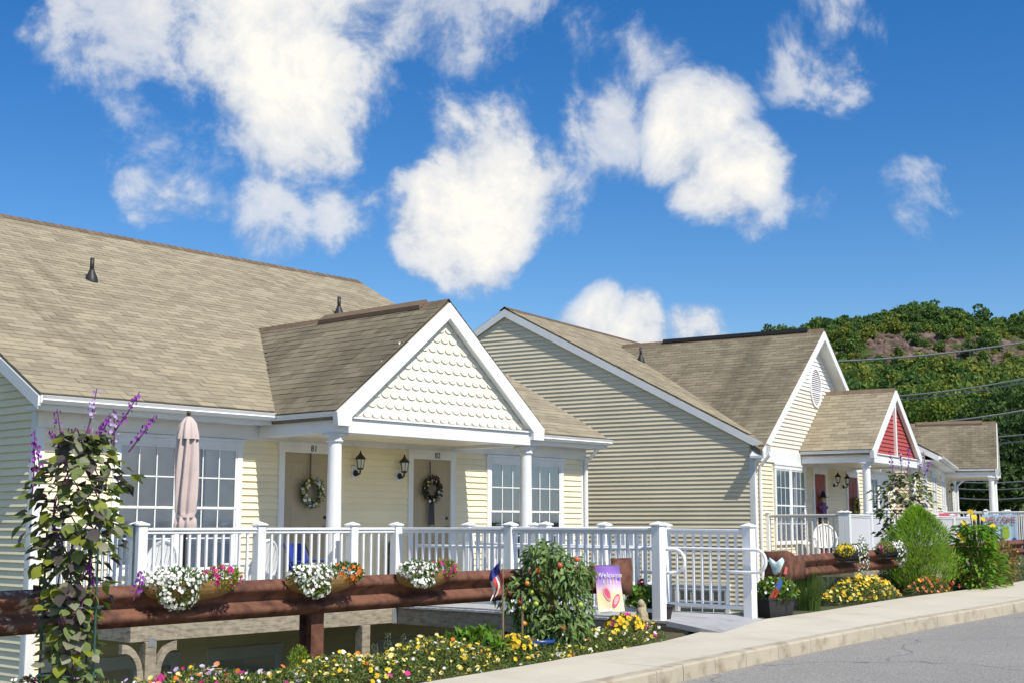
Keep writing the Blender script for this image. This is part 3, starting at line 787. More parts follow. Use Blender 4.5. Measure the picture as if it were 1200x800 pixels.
    for sgn in (-1, 1):
        pts = [(c,ha-.02),(c+sgn*(w+.02),2.69),(c+sgn*(w-.005),2.50),(c+sgn*(w-.26),2.50),(c+sgn*(w-.26),2.63),(c,ha-.26)]
        if sgn < 0: pts = pts[::-1]
        MB().prism(pts, 'y', -1.88, -1.78).obj('rake_board', WHITE, proof)
        x_ = c+sgn*w
        if sgn < 0:
            MB().box(x_+.10, x_+.12, -1.77, -.28 if not cross else -.05, 2.50, 2.66).obj('fascia', WHITE, proof)
            gutter(Hs, (-1.77, -.32 if not cross else -.05), x_+.10, 2.60, 'y', 'porch_gutter')
        else:
            MB().box(x_-.12, x_-.10, -1.77, -.28 if not cross else -.05, 2.50, 2.66).obj('fascia', WHITE, proof)
            gutter(Hs, (-1.77, -.32 if not cross else -.05), x_-.10, 2.60, '-y', 'porch_gutter')
    # gable face
    bx = w-.17
    gf = MB().prism([(c-w+.10,2.60),(c+w-.10,2.60),(c,ha-.14)], 'y', -1.745, -1.70).obj('porch_gable', SCALLOP if gable == 'scallop' else (REDS if gable == 'red' else sid), Hs)
    if gable == 'scallop':
        ex, wd = .153, .176
        sm = MB(); n = 8
        prof = [(-wd/2+.0006, .23)] + [(-(wd/2-.0006)*math.cos(math.pi*q/n), .066-.066*math.sin(math.pi*q/n)) for q in range(n+1)] + [(wd/2-.0006, .23)]
        fr = [(px_, -.034+(pz/.23)*.026, pz) for px_, pz in prof]
        bk = [(px_, -.014+(pz/.23)*.012, pz) for px_, pz in prof]
        nn = len(prof)
        sm.add(fr+bk, [tuple(range(nn))] + [(q, q+nn, q+1+nn, q+1) for q in range(nn-1)])
        me = sm.mesh('gable_shingle'); me.materials.append(SCALLOP)
        z = 2.66; row = 0
        while z < ha-.3:
            half = (ha-.12-z)/kp - .12
            x = -math.floor(half/wd)*wd - (wd/2 if row % 2 else 0)
            while x <= half:
                if abs(x) <= half: link('gable_shingle', me, gf, (c+x, -1.745, z))
                x += wd
            z += ex; row += 1
    else:
        z = 2.64
        while z < ha-.35:
            def xr(zz): t = (ha-.16-zz)/kp; return c-t, c+t
            a, b = xr(z), xr(z+EXPO)
            board_front(gf, z, a[0], a[1], b[0], b[1], -1.746, REDS if gable == 'red' else sid)
            z += EXPO
        if gable == 'red': MB().bbox(c-.05, c+.05, -1.83, -1.745, 2.62, ha-.2).obj('king_post', WHITE, gf)
    # beams, ceiling, columns
    MB().bbox(c-bx-.12, c+bx+.12, -1.80, -1.50, 2.41, 2.615).obj('porch_beam', WHITE, Hs)
    MB().box(c-bx-.15, c+bx+.15, -1.832, -1.49, 2.617, 2.645).obj('beam_cap', WHITE, Hs)
    for sgn in (-1, 1): MB().bbox(c+sgn*bx-.11, c+sgn*bx+.11, -1.498, -.045, 2.41, 2.60).obj('porch_beam', WHITE, Hs)
    MB().box(c-bx+.11, c+bx-.11, -1.498, -.045, 2.46, 2.50).obj('porch_ceiling', sid, Hs)
    column(Hs, c-bx, -1.63, 0, 2.408); column(Hs, c+bx, -1.63, 0, 2.408)
    return Hs

OPEN1 = [(1.10,3.24,.50,2.36),(3.92,5.04,-.05,2.44),(6.64,7.76,-.05,2.44),(8.58,10.72,.50,2.36)]
C1 = (-6.113, 17.0); DZ1 = -1.12
h1 = house('row_house', 'cream house with scalloped shingle gable over its porch and doors 81 and 82', AZ1, C1, DZ1, SID1, openings=OPEN1)
window(h1, 1.10, 3.24, .50, 2.35)
window(h1, 8.58, 10.72, .50, 2.35, blind=CURT, blindfrac=.62)
door(h1, 4.03, 4.93, .12, 2.22, DOORM, '81'); door(h1, 6.75, 7.65, .12, 2.22, DOORM, '82')
window(h1, .75, 2.25, -2.3, -.62, 1, cols=2); window(h1, 2.75, 4.05, -2.3, -.62, 1, cols=2); window(h1, 6.0, 7.4, -2.3, -.7, 1, cols=2)

AZ2 = R(31.5); p2 = at_y(884, 560, 30.2); C2 = (p2.x, p2.y); DZ2 = -.90
h2 = house('row_house', 'tan house with oval vent in its tall gable and a red porch gable', AZ2, C2, DZ2, SID2, cross=True, gable='red', openings=OPEN1, c=5.25, boards_from=-1.9,
           he=2.70, hr=6.42, RY=6.65, ha=4.34)
window(h2, 1.20, 3.40, .50, 2.35, blind=CURT); window(h2, 8.62, 10.72, .50, 2.35, blind=CURT)
door(h2, 4.05, 4.92, .12, 2.20, DOORR); door(h2, 6.80, 7.65, .12, 2.20, DOORR)
window(h2, -.1, 1.25, 0, .66, 1, loc=(-.004, 1.9, -1.10), rz=-math.pi/2, cols=4, rows=1)

AZ3 = R(21.3); p3 = at_y(1168, 548, 48.0); DZ3 = -.66
_c = Vector((p3.x, p3.y, 0))
C3 = (_c.x-math.sin(AZ3)*3.46-math.cos(AZ3)*1.84, _c.y-math.cos(AZ3)*3.46+math.sin(AZ3)*1.84)
OPEN3 = [(1.10,3.24,.50,2.36),(3.92,5.04,-.05,2.44),(6.64,7.76,-.05,2.44),(8.58,10.72,.50,2.36)]
h3 = house('row_house', 'farthest house with white porch columns and banners on its railing', AZ3, C3, DZ3, SID2, gable='plain', openings=OPEN3, xl=-5.5, boards_from=-.8)
window(h3, 1.10, 3.24, .50, 2.35, blind=CURT); window(h3, 8.58, 10.72, .50, 2.35, blind=CURT); window(h3, -3.6, -1.4, .50, 2.35, blind=CURT)
door(h3, 4.03, 4.93, .12, 2.22, DOORM); door(h3, 6.75, 7.65, .12, 2.22, DOORM)
F1 = lambda s, y, z: frame_pt(AZ1, C1, s, y, DZ1+z)
F2 = lambda s, y, z: frame_pt(AZ2, C2, s, y, DZ2+z)
F3 = lambda s, y, z: frame_pt(AZ3, C3, s, y, DZ3+z)

# roof vent pipes
def vent_pipe(loc, k, label):
    t = thing('roof_vent_pipe', label, 'vent pipe', loc)
    m = MB(); m.lathe([(.12,-.08),(.11,.0),(.10,.06),(.05,.17),(.045,.20)], 14); m.obj('flashing_boot', DARKV, t, smooth=True)
    MB().lathe([(.036,.15),(.036,.40),(.03,.40),(.03,.34)], 12).obj('pipe', DARKV, t, smooth=True)
def onroof(F, s, y, he=2.77, hr=6.70, RY=6.764): return F(s, y, he+(y+.4)*(hr-he)/(RY+.4))
vent_pipe(onroof(F1, 3.09, 4.02), 0, 'black vent pipe on the cream house roof, away from the porch gable')
vent_pipe(onroof(F1, 8.77, 4.19), 0, 'black vent pipe on the cream house roof just behind the porch ridge')
def main_roof2(u, v):
    r = ray(u, v); k = (6.42-2.70)/(6.65+.4); nx, ny = -math.cos(AZ2), math.sin(AZ2)
    c0 = C2[0]*nx+C2[1]*ny; a = r.x*nx+r.y*ny
    t = (DZ2+2.70+.4*k-c0*k)/(r.z-a*k); return r*t
vent_pipe(main_roof2(751, 424), 0, 'small black vent pipe beside the roof valley of the tan house')

# ------------------------------------------------------------------ decks, railings
def local_frame(A, Bp):
    d = Vector(Bp)-Vector(A); return Vector(A), math.atan2(d.y, d.x), math.hypot(d.x, d.y), d.z
_mcache = {}
def railing(name, label, A, Bp, H=1.09, posts=(0, 1), pitch=.13, bal=.033, m=None, ptop=.022, panels=False, handrail=None, group=None, flip=1, end_loop=False, bot=.08, free=False):
    """A, Bp: deck-level end points. posts: fractions along the run"""
    m = m or VINYL
    o, rz, Lg, dz = local_frame(A, Bp)
    t = thing(name, label, 'railing', o, rz, group)
    sl = dz/Lg
    def sheared(mb):
        mb.v = [(v[0], v[1], v[2]+v[0]*sl) for v in mb.v]; return mb
    xs = sorted(p*Lg for p in posts); pw = .064
    key = ('post', round(H, 3))
    if key not in _mcache:
        me = MB().bbox(-pw, pw, -pw, pw, -.02, H+ptop).mesh('post'); me.materials.append(VINYL); _mcache[key] = me
        cm = MB(); cm.bbox(-pw-.018, pw+.018, -pw-.018, pw+.018, 0, .028, .008)
        cm.add([(-pw-.008,-pw-.008,.028),(pw+.008,-pw-.008,.028),(pw+.008,pw+.008,.028),(-pw-.008,pw+.008,.028),(0,0,.06)], [(0,1,4),(1,2,4),(2,3,4),(3,0,4)])
        me = cm.mesh('post_cap'); me.materials.append(VINYL); _mcache['cap'] = me
    for x in xs:
        p = link('post', _mcache[key], t, (x, 0, x*sl)); link('post_cap', _mcache['cap'], p, (0, 0, H+ptop))
    kb = ('bal', round(H, 3), bal, m.name)
    if kb not in _mcache:
        me = MB().bbox(-bal/2, bal/2, -bal/2, bal/2, bot+.045, H-.055, .004).mesh('baluster'); me.materials.append(m); _mcache[kb] = me
    if free: xs = [-pw]+xs
    for a, b in zip(xs[:-1], xs[1:]):
        a2, b2 = a+pw, b-pw
        tr = MB().bbox(a2, b2, -.044, .044, H-.035, H); tr.bbox(a2, b2, -.028, .028, H-.075, H-.0355); sheared(tr).obj('top_rail', m, t)
        br = MB().bbox(a2, b2, -.026, .026, bot, bot+.05); sheared(br).obj('bottom_rail', m, t)
        if panels: sheared(MB().bbox(a2, b2, -.012, .012, bot+.05, H-.075)).obj('panel', mat('privacy_panel', (.62,.63,.65), .5, .05, 3), t); continue
        n = max(1, round((b2-a2)/pitch)-1); st = (b2-a2)/(n+1)
        for k in range(1, n+1): link('baluster', _mcache[kb], t, (a2+st*k, 0, (a2+st*k)*sl))
    if handrail is not None:      # round grab rail on brackets, side = +-y
        s_ = handrail*.105; hz = .835; hm = MB(); r = .021
        pts = [(.15, s_, hz+.15*sl)]
        n = 8
        for k in range(1, n+1): x = .15+(Lg+.16-.15)*k/n; pts.append((x, s_, hz+x*sl))
        if end_loop:
            R0 = .14; cx = Lg+.16
            for k in range(1, 13): a = math.pi*k/12; pts.append((cx+math.sin(a)*R0, s_, hz+cx*sl-R0+math.cos(a)*R0))
            for k in range(1, 4): pts.append((cx-.16*k, s_, hz+cx*sl-2*R0))
        hm.tube(pts, r, 10); hm.obj('handrail', m, t, smooth=True)
        for x in xs[1:]:
            MB().tube([(x, handrail*pw, hz+x*sl), (x, s_, hz+x*sl)], .012, 6).obj('bracket', m, t)
            if end_loop and x > Lg-.1: MB().tube([(x, handrail*pw, hz-.28+x*sl), (x, s_, hz-.28+x*sl)], .012, 6).obj('bracket', m, t)
    return t

# deck of the first house with the walkway to the street
WL, WR, YF, YE = 4.46, 5.98, -2.05, -6.75
deck = thing('wooden_deck', 'raised wooden deck and walkway on timber posts before the cream house', 'deck', (C1[0], C1[1], DZ1), math.pi/2-AZ1)
bm_ = MB().bbox(.15, 11.3, 0, .138, -.035, 0, .004).mesh('deck_board'); bm_.materials.append(DECKG)
k = 0
while -.145*(k+1) > YF-.06: link('deck_board', bm_, deck, (0, -.145*(k+1), 0)); k += 1
wb = MB().bbox(WL-.03, WR+.06, 0, .138, -.035, 0, .004).mesh('deck_board'); wb.materials.append(DECKG)
y = -.145*k-.145
while y > YE: link('deck_board', wb, deck, (0, y, 0)); y -= .145
# the last boards tip down to the pavement
yl = y+.145
end = MB().add([(WL-.03,yl,0),(WR+.06,yl,0),(WR+.10,yl-.36,-.05),(WL-.03,yl-1.0,-.125),(WL-.03,yl,-.06),(WR+.06,yl,-.06),(WR+.10,yl-.36,-.11),(WL-.03,yl-1.0,-.19)],
               [(3,2,1,0),(4,5,6,7),(2,3,7,6),(3,0,4,7),(1,2,6,5)]).obj('ramp_plate', DECKG, deck)
MB().bbox(.15, WL+.0, YF-.02, YF+.06, -.24, -.037).obj('rim_beam', WOOD, deck)
MB().bbox(WR+.02, 11.3, YF-.02, YF+.06, -.24, -.037).obj('rim_beam', WOOD, deck)
MB().bbox(.15, .23, YF+.061, -.03, -.24, -.037).obj('rim_beam', WOOD, deck)
MB().bbox(WL, WL+.07, YE-.2, YF-.021, -.26, -.037).obj('rim_beam', WOOD, deck)
MB().bbox(WR-.07, WR, YE, YF-.021, -.26, -.037).obj('rim_beam', WOOD, deck)
for x in np.arange(.9, 11, .6): MB().box(x-.02, x+.02, YF+.061, -.05, -.22, -.037).obj('joist', WOOD, deck)
for x in (.42, 3.85, 7.6, 11.0):
    MB().bbox(x-.075, x+.075, YF-.05, YF+.10, -2.6, -.241).obj('post', WOOD, deck)
    for sg in (-1, 1):
        if x > 1 and not (x > 7 and sg < 0): continue
        br = MB(); n = 7; pr = []
        for q in range(n+1): a = math.pi/2*q/n; pr.append((x+sg*(.075+.30*(1-math.cos(a))), -.68+.43*math.sin(a)))
        inn = [(p[0]+sg*.09*(1-q/n), p[1]-.02-.09*(q/n)) for q, p in enumerate(pr)]
        poly = pr+inn[::-1]
        if sg > 0: poly = poly[::-1]
        br.prism(poly, 'y', YF-.02, YF+.05); br.obj('curved_brace', WOOD, deck)
for yy in (-4.0, -6.2):
    for x in (WL+.035, WR-.035): MB().bbox(x-.07, x+.07, yy-.07, yy+.07, -1.7, -.261).obj('post', WOOD, deck)
MB().box(WL-.10, WL-.001, YF-.026, YF-.021, -.245, -.04).obj('joist_hanger', mat('galvanised_steel', (.42,.45,.47), .4, .15, 10, metal=.6), deck)
MB().box(.38, .47, YF-.056, YF-.051, -.30, -.20).obj('joist_hanger', MATS['galvanised_steel'], deck)

yr_ = -2.0
railing('deck_railing', 'white baluster railing along the deck edge below the folded parasol', F1(.28, yr_, 0), F1(WL+.03, yr_, 0), posts=(0, .42, .80, 1))
railing('deck_railing', 'short white return railing at the deck end behind the purple vine', F1(.28, -.08, 0), F1(.28, yr_-.0, 0), posts=(0, .965))
railing('deck_railing', 'white baluster railing along the deck edge below the curtained window', F1(WR+.02, yr_, 0), F1(11.2, yr_, 0), posts=(0, .3, .65, 1))
railing('walkway_railing', 'white walkway railing ending beside the flared guardrail wing', F1(WL+.05, yr_-.13, 0), F1(WL+.05, -6.52, 0), posts=(.46, 1), handrail=1, end_loop=True, free=True)
railing('walkway_railing', 'white walkway railing running down to the pavement by the black window box', F1(WR-.02, yr_-.13, .02), F1(WR-.02, -6.90, -.02), posts=(.30, .52, .73, 1), handrail=-1, end_loop=True, free=True)

# deck of the second house
BEIGE = mat('beige_vinyl', (.74, .70, .62), .45, .05, 2)
d2 = thing('wooden_deck', 'raised deck before the tan house with the red porch gable', 'deck', (C2[0], C2[1], DZ2), math.pi/2-AZ2)
bm2 = MB().bbox(.5, 12.5, 0, .138, -.035, 0, .004).mesh('deck_board'); bm2.materials.append(DECKG)
for q in range(14): link('deck_board', bm2, d2, (0, -.145*(q+1), 0))
MB().bbox(.5, 12.5, -2.08, -2.0, -.24, -.037).obj('rim_beam', WOOD, d2)
MB().bbox(.5, .58, -2.0, -.03, -.24, -.037).obj('rim_beam', WOOD, d2)
for x in (.6, 3.8, 7.2, 10.6): MB().bbox(x-.07, x+.07, -2.06, -1.92, -2.4, -.241).obj('post', WOOD, d2)
railing('deck_railing', 'beige baluster return railing beside the curtained window of the tan house', F2(.62, -.05, 0), F2(.62, -1.80, 0), posts=(0, 1), pitch=.125, m=BEIGE, H=1.15)
railing('deck_railing', 'white railing with solid privacy panels before the tan house porch', F2(.62, -1.93, 0), F2(4.0, -1.93, 0), posts=(0, .5, 1), panels=True, H=1.15)
railing('deck_railing', 'white railing behind the feathery green bush at the tan house', F2(4.13, -1.93, 0), F2(12.4, -1.93, 0), posts=(0, .25, .5, .75, 1), H=1.15)
# deck of the third house
d3 = thing('wooden_deck', 'raised deck before the farthest house', 'deck', (C3[0], C3[1], DZ3), math.pi/2-AZ3)
bm3 = MB().bbox(-.45, 14, 0, .138, -.035, 0, .004).mesh('deck_board'); bm3.materials.append(DECKG)
for q in range(15): link('deck_board', bm3, d3, (0, -.145*(q+1), 0))
MB().bbox(1.2, 14, -2.22, -2.14, -.24, -.037).obj('rim_beam', WOOD, d3)
for x in (1.6, 5, 8.6, 12.5): MB().bbox(x-.07, x+.07, -2.2, -2.06, -2.2, -.241).obj('post', WOOD, d3)
wb3 = MB().bbox(-.45, 1.15, 0, .138, -.035, 0, .004).mesh('deck_board'); wb3.materials.append(DECKG)
for q in range(15, 40): link('deck_board', wb3, d3, (0, -.145*(q+1), 0))
for x in (-.45, 1.08): MB().bbox(x, x+.07, -5.8, -2.23, -.26, -.037).obj('rim_beam', WOOD, d3)
railing('walkway_railing', 'white walkway railing carrying the two banners before the farthest house', F3(-.38, -.1, 0), F3(-.38, -5.75, 0), posts=(0, .25, .5, .75, 1), H=1.12)
railing('walkway_railing', 'white walkway railing behind the two banners before the farthest house', F3(1.1, -2.2, 0), F3(1.1, -5.75, 0), posts=(0, .33, .67, 1), H=1.12)
railing('deck_railing', 'white railing along the deck edge of the farthest house beyond its walkway', F3(1.25, -2.12, 0), F3(13.9, -2.12, 0), posts=(0, .2, .4, .6, .8, 1), H=1.12)

# ------------------------------------------------------------------ guardrails
def guardrail(label, A, Bp, zt, posts, end=None, start=None, m=GRAIL, zg=-.95):
    """W-beam from A to Bp (top height zt at both ends relative to the eye). traffic side = local -y"""
    o, rz, Lg, dz = local_frame((A[0], A[1], zt[0]-.156), (Bp[0], Bp[1], zt[1]-.156))
    t = thing('guardrail', label, 'guardrail', o, rz); sl = dz/Lg
    pf = [(0,.156),(-.022,.153),(-.050,.132),(-.074,.108),(-.082,.088),(-.076,.068),(-.040,.040),(-.004,.018),(0,0),(-.004,-.018),(-.040,-.040),(-.076,-.068),(-.082,-.088),(-.074,-.108),(-.050,-.132),(-.022,-.153),(0,-.156)]
    def extr(x0, x1, mt, name):
        mb = MB(); xs = np.linspace(x0, x1, max(2, int((x1-x0)/.4)+1)); n = len(pf)
        for x in xs:
            mb.v += [(x, p, q+x*sl) for p, q in pf]; mb.v += [(x, p+.005, q+x*sl) for p, q in pf]
        for i in range(len(xs)-1):
            for j in range(n-1):
                a = i*2*n+j; b = a+2*n
                mb.f.append((a, a+1, b+1, b)); mb.f.append((a+n, b+n, b+n+1, a+n+1))
        mb.f += [(j, j+n, j+n+1, j+1) for j in range(n-1)]; e = (len(xs)-1)*2*n
        mb.f += [(e+j, e+j+1, e+j+n+1, e+j+n) for j in range(n-1)]
        return mb.obj(name, mt, t, smooth=True)
    if isinstance(m, tuple): extr(0, m[2], m[0], 'beam'); extr(m[2]-.25, Lg, m[1], 'beam').location.y = -.006
    else: extr(0, Lg, m, 'beam')
    def wing(xc, sg):      # flared end shoe: a tall plate that curls round the end
        mb = MB(); pth = [(-.55, .004), (-.25, .0), (-.02, -.03), (.16, -.045), (.24, -.02), (.27, .05), (.26, .17), (.22, .26)]
        hs_ = [.150, .152, .19, .215, .215, .21, .205, .20]
        n = len(pth)
        for (px_, py_), h in zip(pth, hs_):
            for zz in (1, .35, -.35, -1): mb.v.append((xc+sg*px_, py_-.088-(.012 if abs(zz) < .5 else 0), h*zz+(.02 if h > .18 else 0)+xc*sl))
        for i in range(n-1):
            for j in range(3):
                f = (i*4+j, i*4+j+1, (i+1)*4+j+1, (i+1)*4+j); mb.f.append(f if sg > 0 else f[::-1])
        w = mb.obj('end_wing', GRAIL, t, smooth=True)
        md = w.modifiers.new('thick', 'SOLIDIFY'); md.thickness = .006; md.offset = 1 if sg < 0 else -1
        for q in (-.35, -.3):
            for zz in (-.07, .07): MB().lathe([(.004,-.004),(.016,-.008),(.016,.006)], 8, (xc+sg*q, -.098, zz+xc*sl), 'y').obj('bolt', GRAIL, w)
    if end: wing(Lg, 1)
    if start: wing(0, -1)
    for x in posts:
        p = MB(); zz = x*sl
        p.box(x-.075, x+.075, .036, .042, zg, .13+zz); p.box(x-.075, x+.075, .182, .188, zg, .13+zz); p.box(x-.004, x+.004, .0425, .1815, zg, .13+zz)
        po = p.obj('post', GRAIL, t); MB().bbox(x-.05, x+.05, .003, .035, -.13+zz, .13+zz).obj('spacer_block', GRAIL, po)
        MB().lathe([(.003,-.018),(.017,-.014),(.017,.0)], 8, (x, -.006, zz), 'y').obj('bolt', GRAIL, po)
    return t
GA = (-3.55-.61*5, 9.32-.793*5); GB = (1.16, 15.45)
_l = math.hypot(GB[0]-GA[0], GB[1]-GA[1])
x380 = (Vector((-1.69, 11.78))-Vector(GA)).length
guardrail('brown steel guardrail carrying three flower baskets beside the cream house deck', GA, GB, (-.45, -.45), [x380-7.6, x380-3.8, x380, x380+3.5], end=True, m=(GRAILOLD, GRAIL, 5.95))
guardrail('brown steel guardrail behind the flower bed of the tan house', (3.62, 17.92), (10.9, 28.6), (-.41, -.30), [1.2, 5.0, 8.8, 12.6], start=True)
guardrail('brown steel guardrail before the banners of the farthest house', (11.0, 28.75), (17.6, 39.4), (-.30, -.15), [1, 4.5, 8, 11.5], zg=-.9)

# ------------------------------------------------------------------ things on the houses and decks
def lantern(loc, rz, label, group=None):
    """wall lantern; local -y points out of the wall"""
    t = thing('wall_lantern', label, 'lantern', loc, rz, group)
    MB().bbox(-.055, .055, -.020, 0, -.14, .06, .008).obj('mounting_plate', WHITE, t)
    m = MB(); m.lathe([(.035,-.02),(.05,-.03),(.05,-.05),(.02,-.06)], 12, (0,0,-.06), 'y')
    m.tube([(0,-.05,-.06),(0,-.10,-.085),(0,-.14,-.06),(0,-.145,.0)], .013, 8); m.obj('arm', BLACK, t, smooth=True)
    g = MB(); n = 6
    for k in range(n):
        a = 2*math.pi*k/n; b = 2*math.pi*(k+1)/n
        g.add([(.045*math.cos(a),.045*math.sin(a),.02),(.045*math.cos(b),.045*math.sin(b),.02),(.066*math.cos(b),.066*math.sin(b),.16),(.066*math.cos(a),.066*math.sin(a),.16)], [(0,1,2,3)])
    g.obj('glass', FROST, t, (0,-.145,0))
    c = MB(); c.lathe([(.02,-.01),(.052,.0),(.052,.02),(.02,.022)], 6, (0,-.145,0))
    for k in range(n):
        a = 2*math.pi*k/n; c.tube([(.047*math.cos(a),-.145+.047*math.sin(a),.02),(.069*math.cos(a),-.145+.069*math.sin(a),.16)], .006, 4)
    c.obj('cage', BLACK, t)
    MB().lathe([(.085,.155),(.09,.165),(.06,.205),(.03,.235),(.022,.25),(.014,.255),(.016,.27),(.004,.295)], 12, (0,-.145,0)).obj('roof', BLACK, t, smooth=True)
rz1, rz2, rz3 = math.pi/2-AZ1, math.pi/2-AZ2, math.pi/2-AZ3
lantern(F1(5.45, -.022, 2.00), rz1, 'black wall lantern beside the door with the white and yellow wreath')
lantern(F1(6.42, -.022, 1.98), rz1, 'black wall lantern beside the door with the dark cone wreath')
lantern(F2(5.55, -.022, 2.00), rz2, 'black wall lantern beside the scarecrow door of the tan house')
lantern(F2(6.35, -.022, 1.98), rz2, 'black wall lantern beside the yellow wreath of the tan house')
lantern(F3(5.6, -.022, 2.00), rz3, 'black wall lantern on the porch of the farthest house')

def flower_mat(n, c): return mat(n, c, .6, .10, 20, island=.26, spec=.2, trans=.25, hue=.012)
PW = flower_mat('white_petals', (.82, .82, .78)); PY = flower_mat('yellow_petals', (.80, .56, .035)); PLY = flower_mat('pale_yellow_petals', (.80, .70, .26))
PP = flower_mat('magenta_petals', (.62, .035, .26)); PO = flower_mat('orange_petals', (.78, .22, .03)); PL_ = flower_mat('lavender_petals', (.55, .40, .66)); PPU = flower_mat('purple_petals', (.30, .07, .40))
PCO = flower_mat('coral_petals', (.75, .26, .16)); PR_ = flower_mat('red_petals', (.65, .03, .03)); PPK = flower_mat('pale_pink_petals', (.72, .35, .42))
def leafm(n, c, isl=.3, tr=.35, hue=.02): return mat(n, c, .55, .15, 6, island=isl, spec=.35, trans=tr, hue=hue)
LG = leafm('leaf_green', (.11, .19, .038)); LD = leafm('leaf_dark', (.040, .085, .022)); LY = leafm('leaf_lime', (.24, .30, .035)); LO = leafm('leaf_olive', (.20, .23, .065))
LGY = leafm('leaf_grey_green', (.16, .21, .13)); LB = leafm('leaf_bright', (.15, .30, .025), .25); LPU = leafm('leaf_purple', (.085, .075, .065)); LT = leafm('leaf_tomato', (.20, .30, .10))
STEM = mat('plant_stem', (.10, .11, .04), .7, .2, 10); STAKE = mat('wood_stake', (.20, .15, .10), .8, .2, 10)

def wreath(F, s, z, rz, R0, label, mats, hang, kind):
    t = thing('door_wreath', label, 'wreath', F(s, -.05, z), rz)
    fo = TA(); n = 420; a = rng.uniform(0, 6.28, n); b = rng.uniform(0, 6.28, n); q = R0*.30*rng.random(n)**.5
    P = np.stack([(R0*.78+q*np.cos(b))*np.cos(a), -.03-np.abs(q*np.sin(b))*.9, (R0*.78+q*np.cos(b))*np.sin(a)], 1)
    D = unit(n); D[:, 1] = -np.abs(D[:, 1]); fo.leaves(P, D, unit(n), .05, .026)
    fo.obj('foliage', mats[0], t)
    m = MB(); m.tube([(R0*.78*math.cos(x), -.03, R0*.78*math.sin(x)) for x in np.linspace(0, 2*math.pi, 33)], .03, 8, False); m.obj('ring', STEM, t)
    for j, (pm, cnt) in enumerate(mats[1]):
        fb = TA(); a = rng.uniform(0, 6.28, cnt); rr = R0*(.78+rng.uniform(-.2, .2, cnt))
        P = np.stack([rr*np.cos(a), -.075-.02*rng.random(cnt), rr*np.sin(a)], 1); Nn = np.tile([[0, -1., .2]], (cnt, 1))+unit(cnt)*.5
        fb.blooms(P, Nn, rng.uniform(.018, .032, cnt)); fb.obj('blossoms', pm, t)
    MB().bbox(-.014, .014, -.012, -.004, R0*.8, hang, .002).obj('hanger', hang_m, t)
    if kind: MB().prism([(-.05,-R0*.6),(.05,-R0*.6),(.075,-R0-.38),(0.02,-R0-.36),(-.075,-R0-.40)], 'y', -.05, -.043).obj('ribbon', mat('charcoal_ribbon', (.05,.05,.055), .7, .15, 12), t)
    return t
hang_m = mat('wreath_hanger', (.10, .06, .05), .5, .1, 8)
wreath(F1, 4.52, 1.62, rz1, .23, 'white and yellow flower wreath hanging on door 81', (LGY, [(PW, 40), (PY, 14), (PLY, 14)]), .60, False)
wreath(F1, 7.13, 1.72, rz1, .22, 'dark pine cone wreath with a charcoal ribbon on door 82', (mat('dried_pod', (.045, .026, .018), .8, .2, 15, island=.4), [(PW, 9), (PLY, 8)]), .46, True)
wreath(F2, 7.22, 1.40, rz2, .27, 'yellow flower wreath on the red door of the tan house', (LO, [(PY, 46), (PLY, 16)]), .5, False)
# autumn figure on the other red door
t = thing('scarecrow_hanging', 'small purple and yellow scarecrow hanging on the red door of the tan house', 'door ornament', F2(4.48, -.05, 1.05), rz2)
MB().prism([(-.15,0),(.15,0),(.10,.42),(-.10,.42)], 'y', -.09, -.02).obj('coat', mat('purple_cloth', (.16,.06,.20), .8, .15, 12), t)
MB().ball((0,-.06,.50), .085, 12, 8).obj('head', mat('straw_sack', (.55,.42,.20), .85, .15, 12), t, smooth=True)
MB().lathe([(.15,.56),(.15,.57),(.08,.575),(.03,.72)], 12, (0,-.06,0)).obj('hat', mat('black_felt', (.03,.02,.03), .8, .1, 12), t, smooth=True)
MB().prism([(-.30,.27),(-.30,.34),(.30,.34),(.30,.27)], 'y', -.08, -.03).obj('sleeves', MATS['purple_cloth'], t)
MB().prism([(-.12,-.35),(-.02,-.35),(0,0),(.02,-.35),(.12,-.35),(.12,.02),(-.12,.02)], 'y', -.075, -.03).obj('trousers', mat('yellow_cloth', (.55,.38,.06), .8, .15, 12), t)

# folded parasol
pc = mat('faded_rose_canvas', (.58, .475, .45), .8, .08, 4, spec=.15)
t = thing('folded_parasol', 'folded pale rose parasol standing before the deck window', 'parasol', F1(1.50, -1.15, 0))
def folded(prof, n, amp, tw=0):
    mb = MB(); m_ = len(prof)
    for i, (r, z) in enumerate(prof):
        for k in range(n):
            a = 2*math.pi*k/n+tw*z; rr = r*(1+amp*math.cos(8*2*math.pi*k/n)+.04*math.sin(3*a+z*5)); mb.v.append((rr*math.cos(a), rr*math.sin(a), z))
    for i in range(m_-1):
        for k in range(n): mb.f.append((i*n+k, i*n+(k+1) % n, (i+1)*n+(k+1) % n, (i+1)*n+k))
    return mb
folded([(.10,1.06),(.125,1.10),(.118,1.20),(.095,1.24),(.118,1.30),(.125,1.5),(.128,1.8),(.125,2.05),(.112,2.25),(.10,2.32)], 64, .26, .45).obj('canopy', pc, t, smooth=True)
folded([(.142,2.24),(.135,2.30),(.10,2.45),(.05,2.52),(.02,2.54)], 64, .12).obj('top_vent', pc, t, smooth=True)
MB().lathe([(.019,.05),(.019,2.56),(.03,2.57),(.03,2.60),(.005,2.62)], 12).obj('pole', mat('dark_pole', (.07,.05,.04), .5, .1, 5), t, smooth=True)
MB().lathe([(.28,0),(.28,.04),(.08,.07),(.035,.10),(.035,.32)], 20).obj('base', DARKV, t, smooth=True)
MB().lathe([(.085,1.22),(.125,1.22),(.125,1.26),(.085,1.26)], 20).obj('tie_strap', pc, t)

